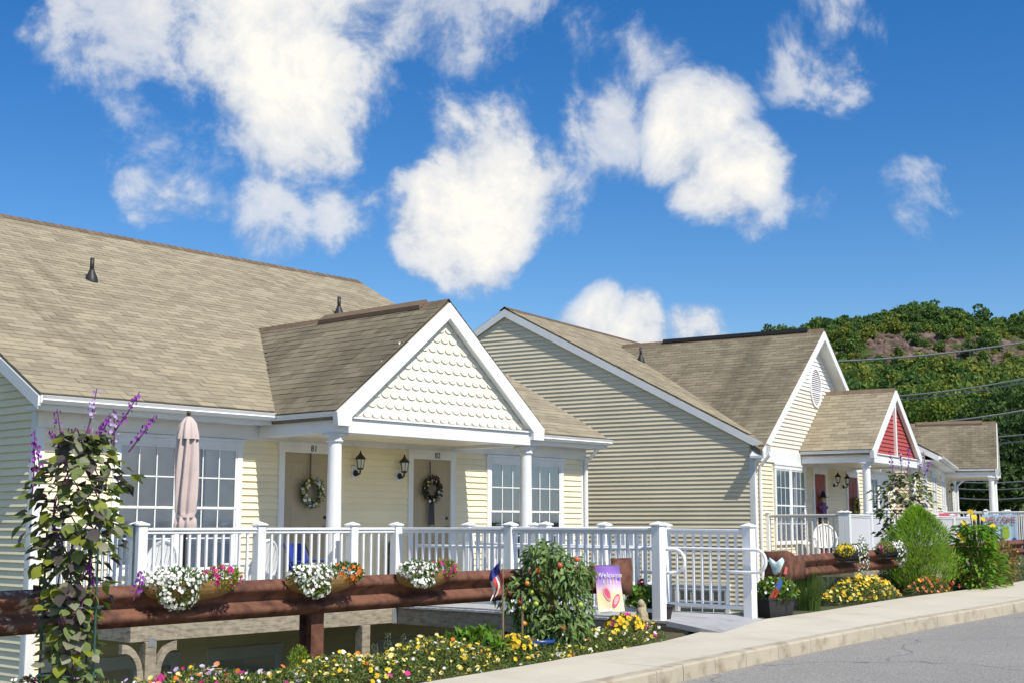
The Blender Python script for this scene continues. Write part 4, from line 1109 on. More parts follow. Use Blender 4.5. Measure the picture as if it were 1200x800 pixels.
# garden chairs
def garden_chair(loc, rz, label, m, s=1.0):
    t = thing('garden_chair', label, 'chair', loc, rz); 
    st = MB(); st.bbox(-.25, .25, -.25, .22, .38, .41, .01); st.obj('seat', m, t)
    for sx in (-1, 1):
        for sy in (-1, 1): MB().tube([(sx*.27, sy*.25, 0), (sx*.235, sy*.20, .39)], [.022, .03], 8).obj('leg', m, t)
        MB().tube([(sx*.29,-.25,0),(sx*.285,-.24,.55),(sx*.285,-.15,.60),(sx*.27,.20,.60),(sx*.25,.26,.62)], .024, 8).obj('armrest', m, t)
    n = 14; out = []; 
    for k in range(n+1): a = math.pi*k/n; out.append((-.27*math.cos(a), .52+.40*math.sin(a)**.8))
    fr = [(-.25,.38)]+out+[(.25,.38)]
    MB().tube([(x, .22+.22*(z-.38), z) for x, z in fr], .024, 8).obj('back_frame', m, t)
    for k in range(-3, 4):
        x = k*.068; zt = .52+.40*max(.02, 1-(x/.27)**2)**.45
        MB().add([(x-.024,.215,.40),(x+.024,.215,.40),(x+.024,.22+.22*(zt-.38),zt),(x-.024,.22+.22*(zt-.38),zt),(x-.024,.228,.40),(x+.024,.228,.40),(x+.024,.234+.22*(zt-.38),zt),(x-.024,.234+.22*(zt-.38),zt)],
                 [(0,1,2,3),(7,6,5,4),(0,4,5,1),(1,5,6,2),(3,2,6,7),(0,3,7,4)]).obj('back_slat', m, t)
    return t
resin = mat('white_resin', (.78, .79, .79), .4, .04, 3)
garden_chair(F1(.95, -1.15, 0), rz1+R(-75), 'white resin chair seen between the parasol and the deck corner', resin)
garden_chair(F1(2.45, -1.25, 0), rz1+R(195), 'white resin chair between the parasol and door 81', resin)
t = thing('side_table', 'small white round table between the white resin chairs', 'table', F1(1.72, -.72, 0))
MB().lathe([(.01,.44),(.26,.44),(.27,.455),(.26,.47),(.01,.47)], 24).obj('table_top', resin, t)
for k in range(3): a = 2*math.pi*k/3; MB().tube([(.20*math.cos(a), .20*math.sin(a), 0), (.14*math.cos(a), .14*math.sin(a), .45)], .018, 8).obj('leg', resin, t)
# blue folding chair and a bagged camp chair by the doors
blue = mat('blue_canvas', (.02, .06, .32), .75, .1, 10)
t = thing('folding_chair', 'blue canvas folding chair before door 81', 'chair', F1(3.75, -.95, 0), rz1+R(15))
for sx in (-1, 1):
    MB().tube([(sx*.26,-.22,0),(sx*.26,.24,.85)], .012, 6).obj('leg', BLACK, t); MB().tube([(sx*.24,.24,0),(sx*.24,-.20,.46),(sx*.24,-.22,.62)], .012, 6).obj('leg', BLACK, t)
    MB().bbox(sx*.26-.03, sx*.26+.03, -.24, .16, .60, .625).obj('armrest', blue, t)
MB().add([(-.24,-.20,.44),(.24,-.20,.44),(.24,.04,.40),(-.24,.04,.40),(-.24,.10,.43),(.24,.10,.43)], [(0,1,2,3),(3,2,5,4)]).obj('seat', blue, t)
MB().add([(-.25,.13,.48),(.25,.13,.48),(.25,.24,.86),(-.25,.24,.86),(-.25,.14,.48),(.25,.14,.48),(.25,.25,.86),(-.25,.25,.86)], [(0,1,2,3),(7,6,5,4),(3,2,6,7),(0,4,5,1)]).obj('backrest', blue, t)
t = thing('camp_chair_bag', 'dark bundled camp chair with a pink strap leaning by door 82', 'bag', F1(6.15, -.22, 0), rz1)
MB().lathe([(.03,0),(.085,.03),(.10,.25),(.09,.60),(.095,.82),(.05,.92),(.02,.94)], 12).obj('bag', mat('dark_nylon', (.03,.03,.05), .7, .15, 12), t, smooth=True)
MB().tube([(.0,-.11,.12),(.02,-.13,.4),(.0,-.11,.75)], .018, 6).obj('strap', mat('pink_webbing', (.50,.08,.16), .7, .1, 12), t)
garden_chair(F2(1.55, -1.15, 0), rz2+R(-60), 'white resin chair before the window of the tan house', resin)
garden_chair(F2(3.2, -1.0, 0), rz2+R(170), 'navy garden chair behind the privacy panels of the tan house', mat('navy_resin', (.02,.03,.10), .5, .1, 6))
t = thing('lidded_urn', 'small pale stone urn on the tan house deck behind the beige balusters', 'urn', F2(.95, -.75, 0))
MB().lathe([(.10,0),(.11,.03),(.05,.08),(.06,.12),(.15,.28),(.17,.40),(.15,.44),(.17,.46),(.10,.50),(.02,.55)], 16).obj('urn_body', mat('pale_stone', (.58,.56,.52), .8, .1, 8), t, smooth=True)

# banners on the farthest railing
def banner(label, F, s0, s1, z0, z1, y, rz, mt, deco):
    t = thing('banner', label, 'banner', F((s0+s1)/2, y, z0), rz); W = s1-s0; H = z1-z0
    mb = MB(); n = 16
    for k in range(n+1):
        x = -W/2+W*k/n; yy = -.02-.015*math.sin(k*1.3)
        mb.v += [(x, yy, 0), (x, yy*.3-.012, H)]
    mb.f = [(2*k, 2*k+2, 2*k+3, 2*k+1) for k in range(n)]
    c = mb.obj('cloth', mt, t); md = c.modifiers.new('thick', 'SOLIDIFY'); md.thickness = .004
    deco(t, W, H)
def deco1(t, W, H):
    MB().bbox(-W/2, W/2, -.044, -.040, H*.74, H, .001).obj('pink_stripe', mat('pink_print', (.72,.14,.28), .7, .05, 5), t)
    for q in range(5):
        MB().add([(-W*.4+q*W*.2+.05*math.cos(a), -.046, H*.35+.09*math.sin(a)) for a in np.linspace(0, 2*math.pi, 9)[:-1]], [tuple(range(8))[::-1]]).obj('print_mark', mat('lilac_print', (.55,.50,.66), .7, .05, 5), t)
def deco2(t, W, H):
    me = text_mesh('WELCOME', H*.30, .003); me.materials.append(mat('red_print', (.42,.05,.04), .7, .05, 5)); o = link('lettering', me, t, (0, -.046, H*.80)); o.rotation_euler = (R(90), 0, 0)
    w_ = max(v.co.x for v in me.vertices)*2; o.scale = (W*.92/w_, 1, 1)
    def disc(x, z, rx, rz_, mt, nm): MB().add([(x+rx*math.cos(a), -.046, z+rz_*math.sin(a)) for a in np.linspace(0, 2*math.pi, 13)[:-1]], [tuple(range(12))[::-1]]).obj(nm, mt, t)
    gm_ = mat('lime_print', (.38,.52,.05), .7, .1, 9); bm_2 = mat('blue_print', (.04,.12,.34), .7, .1, 9); cm_ = mat('coral_print', (.70,.22,.14), .7, .1, 9)
    disc(W*.17, H*.38, W*.11, H*.20, gm_, 'print_mark'); disc(W*.11, H*.58, W*.04, H*.06, gm_, 'print_mark'); disc(W*.23, H*.58, W*.04, H*.06, gm_, 'print_mark')
    disc(-W*.28, H*.40, W*.09, H*.16, bm_2, 'print_mark'); disc(W*.40, H*.12, W*.07, H*.13, bm_2, 'print_mark'); disc(-W*.44, H*.3, W*.04, H*.2, bm_2, 'print_mark')
    for q in range(6): disc(-W*.32+q*W*.10, H*.12+.02*(q % 2), W*.06, H*.08, cm_ if q % 2 == 0 else PW, 'print_mark')
def seg_on(F, az, C, u, y):      # s where the view ray of column u crosses local y
    r = ray(u, 615); nx, ny = -math.cos(az), math.sin(az); dx, dy = math.sin(az), math.cos(az)
    t = (C[0]*nx+C[1]*ny+y)/(r.x*nx+r.y*ny); return (r.x*t-C[0])*dx+(r.y*t-C[1])*dy

# ------------------------------------------------------------------ planting
GDIR = Vector((.61, .793, 0)).normalized(); GNRM = Vector((.793, -.61, 0)).normalized(); G0 = Vector((-3.55, 9.32, 0))
Bz = catmull(BPTS, 14)
def gz(x, y): k = np.argmin((Bz[:, 0]-x)**2+(Bz[:, 1]-y)**2); return float(Bz[k, 2])-.03
def bed(t, l): p = G0+GDIR*t+GNRM*l; return Vector((p.x, p.y, gz(p.x, p.y)))
def bed_at(u, l):      # bed point that lies on picture column u at distance l from the guardrail
    r = ray(u, 690); a = G0+GNRM*l
    # a + g t = r k
    det = GDIR.x*(-r.y)-GDIR.y*(-r.x); t = ((-a.x)*(-r.y)-(-a.y)*(-r.x))/det
    return t
def carpet(name, label, pts_fn, n, height, mats, blooms, leaf=(.035, .012), group=None, cat='flower bed'):
    """ground-covering flowers: pts_fn(n) -> (N,3) ground points + (N,) 0..1 mound height"""
    o = thing(name, label, cat); o['kind'] = 'stuff'
    for k, (m, share) in enumerate(mats):
        P, h = pts_fn(int(n*share)); q = rng.random(len(P))**.45
        P = P.copy(); P[:, 2] += h*height*q
        D = unit(len(P)); D[:, 2] = np.abs(D[:, 2])*.9+.15
        TA().leaves(P, D, unit(len(P)), leaf[0]*rng.uniform(.6, 1.5, len(P)), leaf[1]*rng.uniform(.7, 1.5, len(P))).obj('foliage', m, o, kind='stuff')
    for (m, cnt, rad, f) in blooms:
        P, h = pts_fn(cnt)
        if f is not None: keep = f(P); P, h = P[keep], h[keep]
        if len(P) == 0: continue
        P = P.copy(); P[:, 2] += h*height*rng.uniform(.82, 1.12, len(P))
        Nn = np.tile([[.15, -.55, .8]], (len(P), 1))+unit(len(P))*.55
        TA().blooms(P, Nn, rad*rng.uniform(.45, 1.1, len(P))).obj('blossoms', m, o, kind='stuff')
    return o
def strip_pts(t0, t1, l0, l1):
    def fn(n):
        t = rng.uniform(t0, t1, n); l = rng.uniform(l0, l1, n)
        P = np.array([tuple(bed(a, b)) for a, b in zip(t, l)])
        lm = (l-l0)/(l1-l0); h = (1-np.abs(2*lm-1)**2.6)*(.72+.28*np.sin(t*3.1+l*4)*np.sin(t*1.7+1))+.12
        return P, h
    return fn
ta, tb, tc_, td = bed_at(100, .45), bed_at(330, .45), bed_at(560, .45), bed_at(752, .45)
carpet('flower_bed', 'mixed pink, white, yellow and lavender blossoms under the guardrail beside the purple vine', strip_pts(ta-.8, tb, .02, .84), 9000, .36, [(LO, .5), (LG, .5)],
       [(PP, 34, .032, None), (PW, 75, .024, None), (PY, 42, .028, None), (PL_, 46, .030, None), (PO, 26, .026, None), (PLY, 40, .024, None), (PCO, 14, .03, None), (PR_, 10, .025, None)])
carpet('flower_bed', 'low bed of yellow and white moss roses before the brown guardrail post', strip_pts(tb-.05, tc_, .02, .84), 12000, .30, [(LO, .65), (LG, .35)],
       [(PLY, 170, .025, None), (PY, 120, .026, None), (PW, 80, .022, None), (PP, 5, .03, None), (PO, 14, .024, None)])
carpet('flower_bed', 'low bed of white and yellow moss roses round the tomato pot and garden flag', strip_pts(tc_-.05, td, .02, .80), 11000, .24, [(LO, .6), (LG, .4)],
       [(PLY, 110, .025, None), (PY, 75, .026, None), (PW, 70, .026, None), (PP, 16, .028, None), (PCO, 16, .024, None)])
def clump(name, label, c, r, n, mats, blooms, leaf, cat='plant', shell=.45, group=None, up=.3, lift=0):
    t = thing(name, label, cat, c, 0, group)
    for m, share in mats:
        P, d = blob(int(n*share), (0, 0, r[2]*.95+lift), r, shell); P[:, 2] = np.maximum(P[:, 2], .01)
        D = d*.6+unit(len(P))*.7+np.array([0, 0, up])
        TA().leaves(P, D, d+unit(len(P))*.4, leaf[0]*rng.uniform(.6, 1.3, len(P)), leaf[1]*rng.uniform(.7, 1.3, len(P))).obj('foliage', m, t)
    for m, cnt, rad in blooms:
        P, d = blob(cnt, (0, 0, r[2]*.95+lift), [x*1.04 for x in r], .97, .8); keep = d[:, 2] > -.25; P, d = P[keep], d[keep]
        TA().blooms(P, d+unit(len(P))*.4+np.array([0, -.3, .2]), rad*rng.uniform(.75, 1.25, len(P))).obj('blossoms', m, t)
    return t
def stems(t, pts, r=.006): 
    m = MB()
    for p in pts: m.tube(p, r, 5)
    return m.obj('stem', STEM, t)
clump('leafy_plant', 'bright green broad-leaved plant between the deck beam and the flag stake', bed(bed_at(556, .30), .30), (.30, .22, .17), 420, [(LB, .6), (LG, .4)], [], (.11, .06), up=.5)
clump('dwarf_conifer', 'small yellow-green conifer among the moss roses', bed(bed_at(352, .25), .25), (.10, .10, .19), 700, [(LY, .7), (LB, .3)], [], (.035, .012), shell=.2, up=.8)
clump('marigold_plant', 'clump of bright yellow marigolds at the foot of the flag stake', bed(bed_at(605, .55), .55), (.15, .12, .12), 300, [(LG, 1)], [(PY, 70, .026)], (.05, .018), lift=.05)
clump('marigold_plant', 'clump of bright yellow marigolds below the garden flag', bed(bed_at(732, .42), .42), (.22, .16, .13), 420, [(LO, 1)], [(PY, 80, .027), (PP, 3, .035)], (.05, .018), lift=.06)
for uu, ll, hh in ((455, .12, .38), (473, .15, .36), (440, .10, .30)):
    t = thing('grey_spike_plant', 'grey-green spiky herb standing before the dark gap under the deck', 'plant', bed(bed_at(uu, ll), ll), 0, 'spiky herbs under the deck edge')
    n = 150; z = rng.random(n)*hh; a = rng.uniform(0, 6.28, n); P = np.stack([.02*np.cos(a), .02*np.sin(a), z], 1)
    TA().leaves(P, np.stack([np.cos(a), np.sin(a), np.full(n, .9)], 1), unit(n), .05*(1.2-z/hh), .012).obj('foliage', LGY, t); stems(t, [[(0, 0, -.02), (0, 0, hh)]], .004)
# grass tuft at the very edge
def grass(name, label, c, n, h, spread, m, w=.010, r0=.05):
    t = thing(name, label, 'grass', c); mb = TA(); V = []; F = []
    for k in range(n):
        a = rng.uniform(0, 6.28); q = r0*rng.random()**.5; b = np.array([q*math.cos(a), q*math.sin(a), 0]); hh = h*rng.uniform(.6, 1.1); out = spread*rng.uniform(.2, 1)
        d = np.array([math.cos(a), math.sin(a), 0]); s_ = np.array([-d[1], d[0], 0])*w*.5
        for j in range(5):
            f = j/4; p = b+d*out*f*f+np.array([0, 0, hh*(f-.25*f*f*out/max(h, .1))]); V += [p-s_*(1-f*.9), p+s_*(1-f*.9)]
        o_ = k*10
        for j in range(4): F += [(o_+2*j, o_+2*j+1, o_+2*j+3), (o_+2*j, o_+2*j+3, o_+2*j+2)]
    mb.add(np.array(V), np.array(F)); mb.obj('blades', m, t); return t
pg = at_y(12, 800, 8.6); grass('grass_tuft', 'tuft of long green blades beside the vine trellis', (pg.x, pg.y, gz(pg.x, pg.y)), 90, .42, .22, LY, .012)

# flower baskets hung on the guardrails
COIR = mat('coir_liner', (.30, .17, .07), .9, .25, 25, spec=.1, bump=.8, bscale=120)
def rail_basket(label, u, gA, gB, ztop, Wd, white_side, accent, accent_leaf, liner=COIR, wire=False, nw=420, acc_n=70, drop=.16):
    """half-round basket hooked over the top of the rail"""
    A2, B2 = Vector((gA[0], gA[1], 0)), Vector((gB[0], gB[1], 0)); d = (B2-A2).normalized(); nrm = Vector((d.y, -d.x, 0)); r = ray(u, 660)
    det = d.x*(-r.y)-d.y*(-r.x); tt = ((-A2.x)*(-r.y)-(-A2.y)*(-r.x))/det; p = A2+d*tt
    f = tt/(B2-A2).length; zt = ztop[0]+(ztop[1]-ztop[0])*f
    o = thing('rail_flower_basket', label, 'flower basket', (p.x, p.y, zt), math.atan2(d.y, d.x))
    mb = MB(); n = 18; mr = 7; hw = Wd/2
    for i in range(n+1):
        x = -hw+Wd*i/n; e = math.sqrt(max(0, 1-(x/hw)**2))
        for j in range(mr+1):
            a = math.pi*j/mr/2
            mb.v.append((x, -.095-.17*e*math.cos(a) if True else 0, .02-.16*(.35+.65*e)*math.sin(a)))
    for i in range(n):
        for j in range(mr):
            q = i*(mr+1)+j; mb.f.append((q, q+1, q+mr+2, q+mr+1))
    q = len(mb.v); mb.v += [(-hw+Wd*i/n, -.094, .02) for i in range(n+1)]
    mb.f += [(q+i, q+i+1, (i+1)*(mr+1), i*(mr+1)) for i in range(n)]
    lo = mb.obj('coir_liner' if not wire else 'black_basket', liner, o)
    w = MB()
    for x in (-hw*.6, hw*.6): w.tube([(x,-.10,-.12),(x,-.10,.02),(x,-.03,.035),(x,.03,.03),(x,.035,-.08)], .006, 6)
    if wire:
        for zz in (.02, -.03, -.08, -.13): w.tube([(-hw*1.02, -.10, zz), (-hw*.5, -.26-.2*zz, zz), (hw*.5, -.26-.2*zz, zz), (hw*1.02, -.10, zz)], .008, 5)
        for x in np.linspace(-hw, hw, 9): w.tube([(x,-.27,.03),(x,-.26,-.08),(x,-.12,-.16)], .007, 5)
    w.obj('hook_bracket', BLACK, o)
    for k, (cx, m, bl) in enumerate(((white_side*hw*.40, LG, (PW, int(nw*.72), .0155)), (-white_side*hw*.62, accent_leaf, (accent, acc_n, .020)))):
        rr = (hw*.64, .14, .085) if k == 0 else (hw*.42, .12, .085)
        P, d_ = blob(520 if k == 0 else 420, (cx, -.17, .035), rr, .4)
        TA().leaves(P, d_+unit(len(P))*.6, unit(len(P)), .038, .018).obj('foliage', m, o, kind='stuff')
        P, d_ = blob(bl[1], (cx, -.17, .035), [x*1.08*1.0 for x in rr], .8)
        if k == 0:
            P2, d2_ = blob(int(bl[1]*.45), (cx+white_side*hw*.1, -.27, -.07), (hw*.40, .08, drop), .8); P = np.concatenate([P, P2]); d_ = np.concatenate([d_, d2_])
            L2, e2 = blob(240, (cx+white_side*hw*.1, -.26, -.06), (hw*.42, .08, drop), .3); TA().leaves(L2, e2+unit(len(L2))*.6, unit(len(L2)), .035, .016).obj('trailing_foliage', m, o, kind='stuff')
        keep = d_[:, 1] < .45; P, d_ = P[keep], d_[keep]
        TA().blooms(P, d_+np.array([0, -.6, .1])+unit(len(P))*.3, bl[2]*rng.uniform(.75, 1.2, len(P)), .2).obj('blossoms', bl[0], o, kind='stuff')
    return o
rail_basket('basket of white petunias with magenta and lime at one end, nearest the purple vine', 212, GA, GB, (-.45, -.45), .86, -1, PP, LY, drop=.13)
rail_basket('basket of white petunias with orange blossoms at one end, above the guardrail post', 366, GA, GB, (-.45, -.45), .80, -1, PO, LG, acc_n=110, drop=.09)
rail_basket('basket of white petunias and magenta lime plant below door 82', 486, GA, GB, (-.45, -.45), .72, -1, PP, LY, nw=330, drop=.05)
g2A, g2B = (3.62, 17.92), (10.9, 28.6)
rail_basket('black wire basket with yellow flowers and white trailing blossoms on the guardrail', 985, g2A, g2B, (-.41, -.30), .85, 1, PY, LY, DARKV, True, 420, 120, .30)
rail_basket('black wire basket with lime foliage, pink and white blossoms near the feathery bush', 1032, g2A, g2B, (-.41, -.30), .85, 1, PP, LY, DARKV, True, 380, 14, .22)

# tomato plant in a blue pot with stakes
tp = bed(bed_at(648, .42), .42)
t = thing('tomato_plant', 'tall staked tomato plant with red and green fruit', 'tomato plant', tp)
cs = [(0,0,.55,.36,.28,.34),(.02,0,.85,.36,.28,.26),(-.33,0,.62,.26,.2,.22),(-.10,0,1.0,.20,.18,.16),(.20,.05,.45,.22,.2,.26),(.10,0,.30,.28,.22,.2),(-.2,0,.32,.2,.18,.18),(.22,0,.80,.2,.18,.2)]
for m, n in ((LT, 165), (LG, 55)):
    f = TA()
    for (x, y, z, a, b, c) in cs:
        P, d = blob(n, (x, y, z), (a, b, c), .35)
        D = d*.5+unit(len(P))*.5+np.array([0, 0, -.45]); f.leaves(P, D, d+np.array([0, -.3, .5]), .095*rng.uniform(.6, 1.3, n), .042*rng.uniform(.7, 1.2, n), .2, .3)
    f.obj('foliage', m, t, kind='stuff')
stems(t, [[(0, 0, .05), (rng.uniform(-.1, .1), 0, .5), (x, y, z)] for (x, y, z, *_r) in cs], .009)
rs = random.Random(4); RT = mat('ripe_tomato', (.60, .07, .03), .3, .1, 10, spec=.5); GT = mat('green_tomato', (.42, .48, .07), .3, .1, 10, spec=.5); OT = mat('orange_tomato', (.75, .22, .03), .3, .1, 10, spec=.5)
fm = {}
for m in (RT, GT, OT): me = MB().ball((0, 0, 0), .029, 12, 8, (1, 1, .9)).mesh('tomato', True); me.materials.append(m); fm[m.name] = me
for (du, v, m) in [(-18,668,RT),(8,662,RT),(28,655,RT),(-30,683,OT),(-26,693,GT),(-38,705,RT),(-20,707,GT),(-34,712,GT),(32,708,GT),(-12,690,GT),(-34,730,OT),(12,735,RT)]:
    p = at_y(648+du, v, tp.y-.16-rs.uniform(0, .07)); link('tomato', fm[m.name], t, p-tp)
pot = MB(); pot.lathe([(.13,0),(.165,.16),(.185,.165),(.185,.20),(.165,.20),(.155,.17),(.02,.16)], 24)
o = pot.obj('flower_pot', mat('blue_glaze', (.015, .07, .24), .35, .1, 6, spec=.5), None, tp+Vector((-.17, -.18, -.02)), smooth=True); tag(o, 'cobalt blue pot at the foot of the tomato plant', 'pot')
for uu, v0, l in ((612, 690, .30), (640, 650, .25)):
    b_ = bed(bed_at(uu, l), l); o = MB().bbox(-.012, .012, -.012, .012, -.15, (615-v0)/FPX*b_.y-b_.z).obj('plant_stake', STAKE, None, b_); tag(o, 'brown wooden stake propping the tomato plant', 'stake', 'tomato stakes')

# small stars-and-stripes flag on a stake
b_ = bed(bed_at(590, .45), .45); o = thing('small_flag', 'small stars and stripes flag tied to a wooden stake', 'flag', b_)
hz = (615-664)/FPX*b_.y-b_.z
MB().tube([(0,0,-.15),(-.01,.0,hz)], .012, 6).obj('stake', STAKE, o)
n = 8; W_, H_ = .12, .31
def fold_pt(i, j): return (-.02-.10*(i/4)-.02*math.sin(j*.9), -.015-.03*math.sin(i*2.2+j*.5), hz+.04-H_*j/n-.10*(i/4)+.04)
for j0, j1, nm, m in ((0, 3, 'canton', mat('flag_blue', (.03, .05, .22), .7, .1, 12)),):
    mb = MB()
    for j in range(j0, j1+1): mb.v += [fold_pt(i, j) for i in range(5)]
    mb.f = [(a*5+i, a*5+i+1, (a+1)*5+i+1, (a+1)*5+i) for a in range(j1-j0) for i in range(4)]
    mb.obj(nm, m, o)
for i in range(4):
    mb = MB()
    for j in range(3, n+1): mb.v += [fold_pt(i, j), fold_pt(i+1, j)]
    mb.f = [(2*a, 2*a+1, 2*a+3, 2*a+2) for a in range(n-3)]
    mb.obj('stripe', mat('flag_red', (.52, .04, .05), .7, .1, 12) if i % 2 == 0 else PW, o)

# garden flag on its wire stand
def print_mat():
    m = bpy.data.materials.new('garden_flag_print'); m.use_nodes = True; nt = m.node_tree; N = nt.nodes; L = nt.links
    tc = N.new('ShaderNodeTexCoord'); sx = N.new('ShaderNodeSeparateXYZ'); L.new(tc.outputs['Object'], sx.inputs[0])
    nz = N.new('ShaderNodeTexNoise'); nz.inputs['Scale'].default_value = 14; L.new(tc.outputs['Object'], nz.inputs['Vector'])
    a = N.new('ShaderNodeMath'); a.operation = 'MULTIPLY_ADD'; L.new(nz.outputs['Fac'], a.inputs[0]); a.inputs[1].default_value = .10; L.new(sx.outputs['Z'], a.inputs[2])
    mr = N.new('ShaderNodeMapRange'); mr.inputs['From Min'].default_value = .05; mr.inputs['From Max'].default_value = .53; L.new(a.outputs[0], mr.inputs['Value'])
    cr = N.new('ShaderNodeValToRGB'); L.new(mr.outputs[0], cr.inputs['Fac']); e = cr.color_ramp.elements
    e[0].position = .0; e[0].color = (.78, .70, .50, 1); e[1].position = .95; e[1].color = (.24, .12, .48, 1)
    for p, c in ((.38, (.80, .66, .34, 1)), (.52, (.74, .56, .60, 1)), (.70, (.42, .26, .62, 1))): q = e.new(p); q.color = c
    L.new(cr.outputs[0], N['Principled BSDF'].inputs['Base Color']); N['Principled BSDF'].inputs['Roughness'].default_value = .75
    return m
b_ = bed(bed_at(712, .30), .30); FW, FH = .29, .50
ztop = (615-664)/FPX*b_.y-b_.z
o = thing('garden_flag', 'purple welcome garden flag with pink flip-flops on a wire stand', 'garden flag', b_, R(18))
MB().tube([(-FW/2-.03,.01,-.2),(-FW/2-.03,.01,ztop+.03),(FW/2,.01,ztop+.03)], .005, 6).obj('wire_stand', BLACK, o)
mb = MB(); nx, nz_ = 8, 10
def fp(i, j, off=0): x = i/nx-.5; z = 1-j/nz_; return ((x+.18*(1-z)*.5)*FW*(1+.06*(1-z)), -.012*math.sin(x*6+z*3)-.05*(1-z)+off, -FH*(1-z)+.02*(1-z)*x)
for j in range(nz_+1):
    for i in range(nx+1): p = fp(i, j); mb.v.append((p[0], p[1], p[2]+FH))
mb.f = [(j*(nx+1)+i, (j+1)*(nx+1)+i, (j+1)*(nx+1)+i+1, j*(nx+1)+i+1) for j in range(nz_) for i in range(nx)]
cl = mb.obj('cloth', print_mat(), o, (0, 0, ztop+.025-FH)); md = cl.modifiers.new('thick', 'SOLIDIFY'); md.thickness = .003
def on_flag(pts, nm, m):
    mbb = MB()
    for (x, z) in pts:
        q = fp((x+.5)*nx, (1-z)*nz_, -.006); mbb.v.append((q[0], q[1], q[2]+FH))
    mbb.f = [tuple(range(len(pts)))[::-1]]; return mbb.obj(nm, m, cl)
me = text_mesh('Welcome', .075, .002); me.materials.append(PW); q = link('lettering', me, cl, (.01, -.035, FH*.80)); q.rotation_euler = (R(90), 0, 0)
def sole(cx, cz, a, s_): return [(cx+s_*(.11*math.cos(k)*(1 if math.sin(k) < 0 else 1.15))*math.cos(a)-s_*(.26*math.sin(k))*math.sin(a), cz+(s_*(.11*math.cos(k))*math.sin(a)+s_*.26*math.sin(k)*math.cos(a))*.62) for k in np.linspace(0, 2*math.pi, 17)[:-1]]
pk = mat('pink_flipflop', (.72, .10, .22), .7, .1, 10); pk2 = mat('rose_flipflop', (.80, .38, .44), .7, .1, 10)
on_flag(sole(-.12, .40, .3, 1.0), 'print_mark', pk2); on_flag(sole(-.12, .41, .3, .72), 'print_mark', pk); on_flag(sole(.20, .24, -.5, 1.0), 'print_mark', pk); on_flag(sole(.20, .25, -.5, .66), 'print_mark', pk2)
for k in range(5): on_flag([(-.25+.13*k, .62), (-.20+.13*k, .63), (-.215+.13*k, .76)], 'print_mark', PLY if k % 2 else PW)
on_flag([(-.45, .02), (.45, .02), (.45, .09), (-.45, .07)], 'print_mark', PW)

# square pot with a geranium, stone figure, blue bottle
pp = at_z(772, 738, -1.255); pp.z = gz(pp.x, pp.y)
def square_pot(name, label, c, w0, w1, h, rz, m, ly=1.0):
    mb = MB(); r = []
    for (w, z) in ((w0, 0), (w1, h-.03), (w1+.018, h-.03), (w1+.018, h), (w1-.012, h), (w1-.02, h-.05)):
        r.append([(-w, -w*ly, z), (w, -w*ly, z), (w, w*ly, z), (-w, w*ly, z)])
    mb.v = [p for q in r for p in q]
    for i in range(len(r)-1): mb.f += [(i*4+k, i*4+(k+1) % 4, (i+1)*4+(k+1) % 4, (i+1)*4+k) for k in range(4)]
    mb.f += [(3, 2, 1, 0), tuple(range(len(mb.v)-4, len(mb.v)))]
    o = mb.obj(name, m, None, c, rz); return tag(o, label, 'pot')
square_pot('square_pot', 'tapered black square pot holding the geranium at the walkway corner', pp, .085, .125, .30, R(30), DARKV)
clump('geranium', 'green geranium with one red flower head in the square black pot', pp+Vector((-.16, .05, .26)), (.20, .16, .12), 260, [(LB, .5), (LG, .5)], [], (.085, .075), up=.4)
gm_o = COL.objects[-1] if False else None
rf = thing('geranium_bloom', 'red geranium flower head above the square black pot', 'flower', pp+Vector((-.19, .0, .26)))
P, d = blob(46, (0, 0, .30), (.045, .045, .045), .9); TA().blooms(P, d, .016).obj('blossoms', PR_, rf); stems(rf, [[(0, 0, .02), (.01, 0, .28)]], .005)
o = MB().lathe([(.03,0),(.035,.02),(.035,.10),(.012,.14),(.014,.17)], 12).obj('plastic_bottle', mat('blue_plastic', (.05,.20,.50), .35, .05, 8), None, pp+Vector((.03, -.02, .265)), smooth=True); tag(o, 'small blue plastic bottle standing in the square black pot', 'bottle')
st_ = mat('weathered_stone', (.42, .34, .23), .9, .2, 12, spec=.15, bump=.6, bscale=70)
ps = at_z(752, 741, -1.26); ps.z = gz(ps.x, ps.y)
fig = MB(); fig.bbox(-.10, .10, -.09, .09, 0, .10, .015)
for c_, r_, q_ in (((0,0,.17),.085,(1,.9,1.0)),((-.01,-.01,.25),.06,(1,.9,1.2)),((-.015,-.015,.335),.048,(1,1,1.05)),((-.03,-.05,.20),.03,(.8,1,2)),((.035,-.05,.19),.03,(.8,1,2)),((-.045,-.08,.13),.036,(1,1.5,.8)),((.045,-.08,.13),.036,(1,1.5,.8)),((.02,.04,.36),.03,(1,.8,1)),((.05,.01,.28),.03,(.8,.8,2))): fig.ball(c_, r_, 12, 8, q_)
o = fig.obj('stone_figure', st_, None, ps, R(25), smooth=True); md = o.modifiers.new('melt', 'REMESH'); md.mode = 'VOXEL'; md.voxel_size = .012; md.use_smooth_shade = True
tag(o, 'small weathered stone statue of a seated figure beside the geranium pot', 'statue')

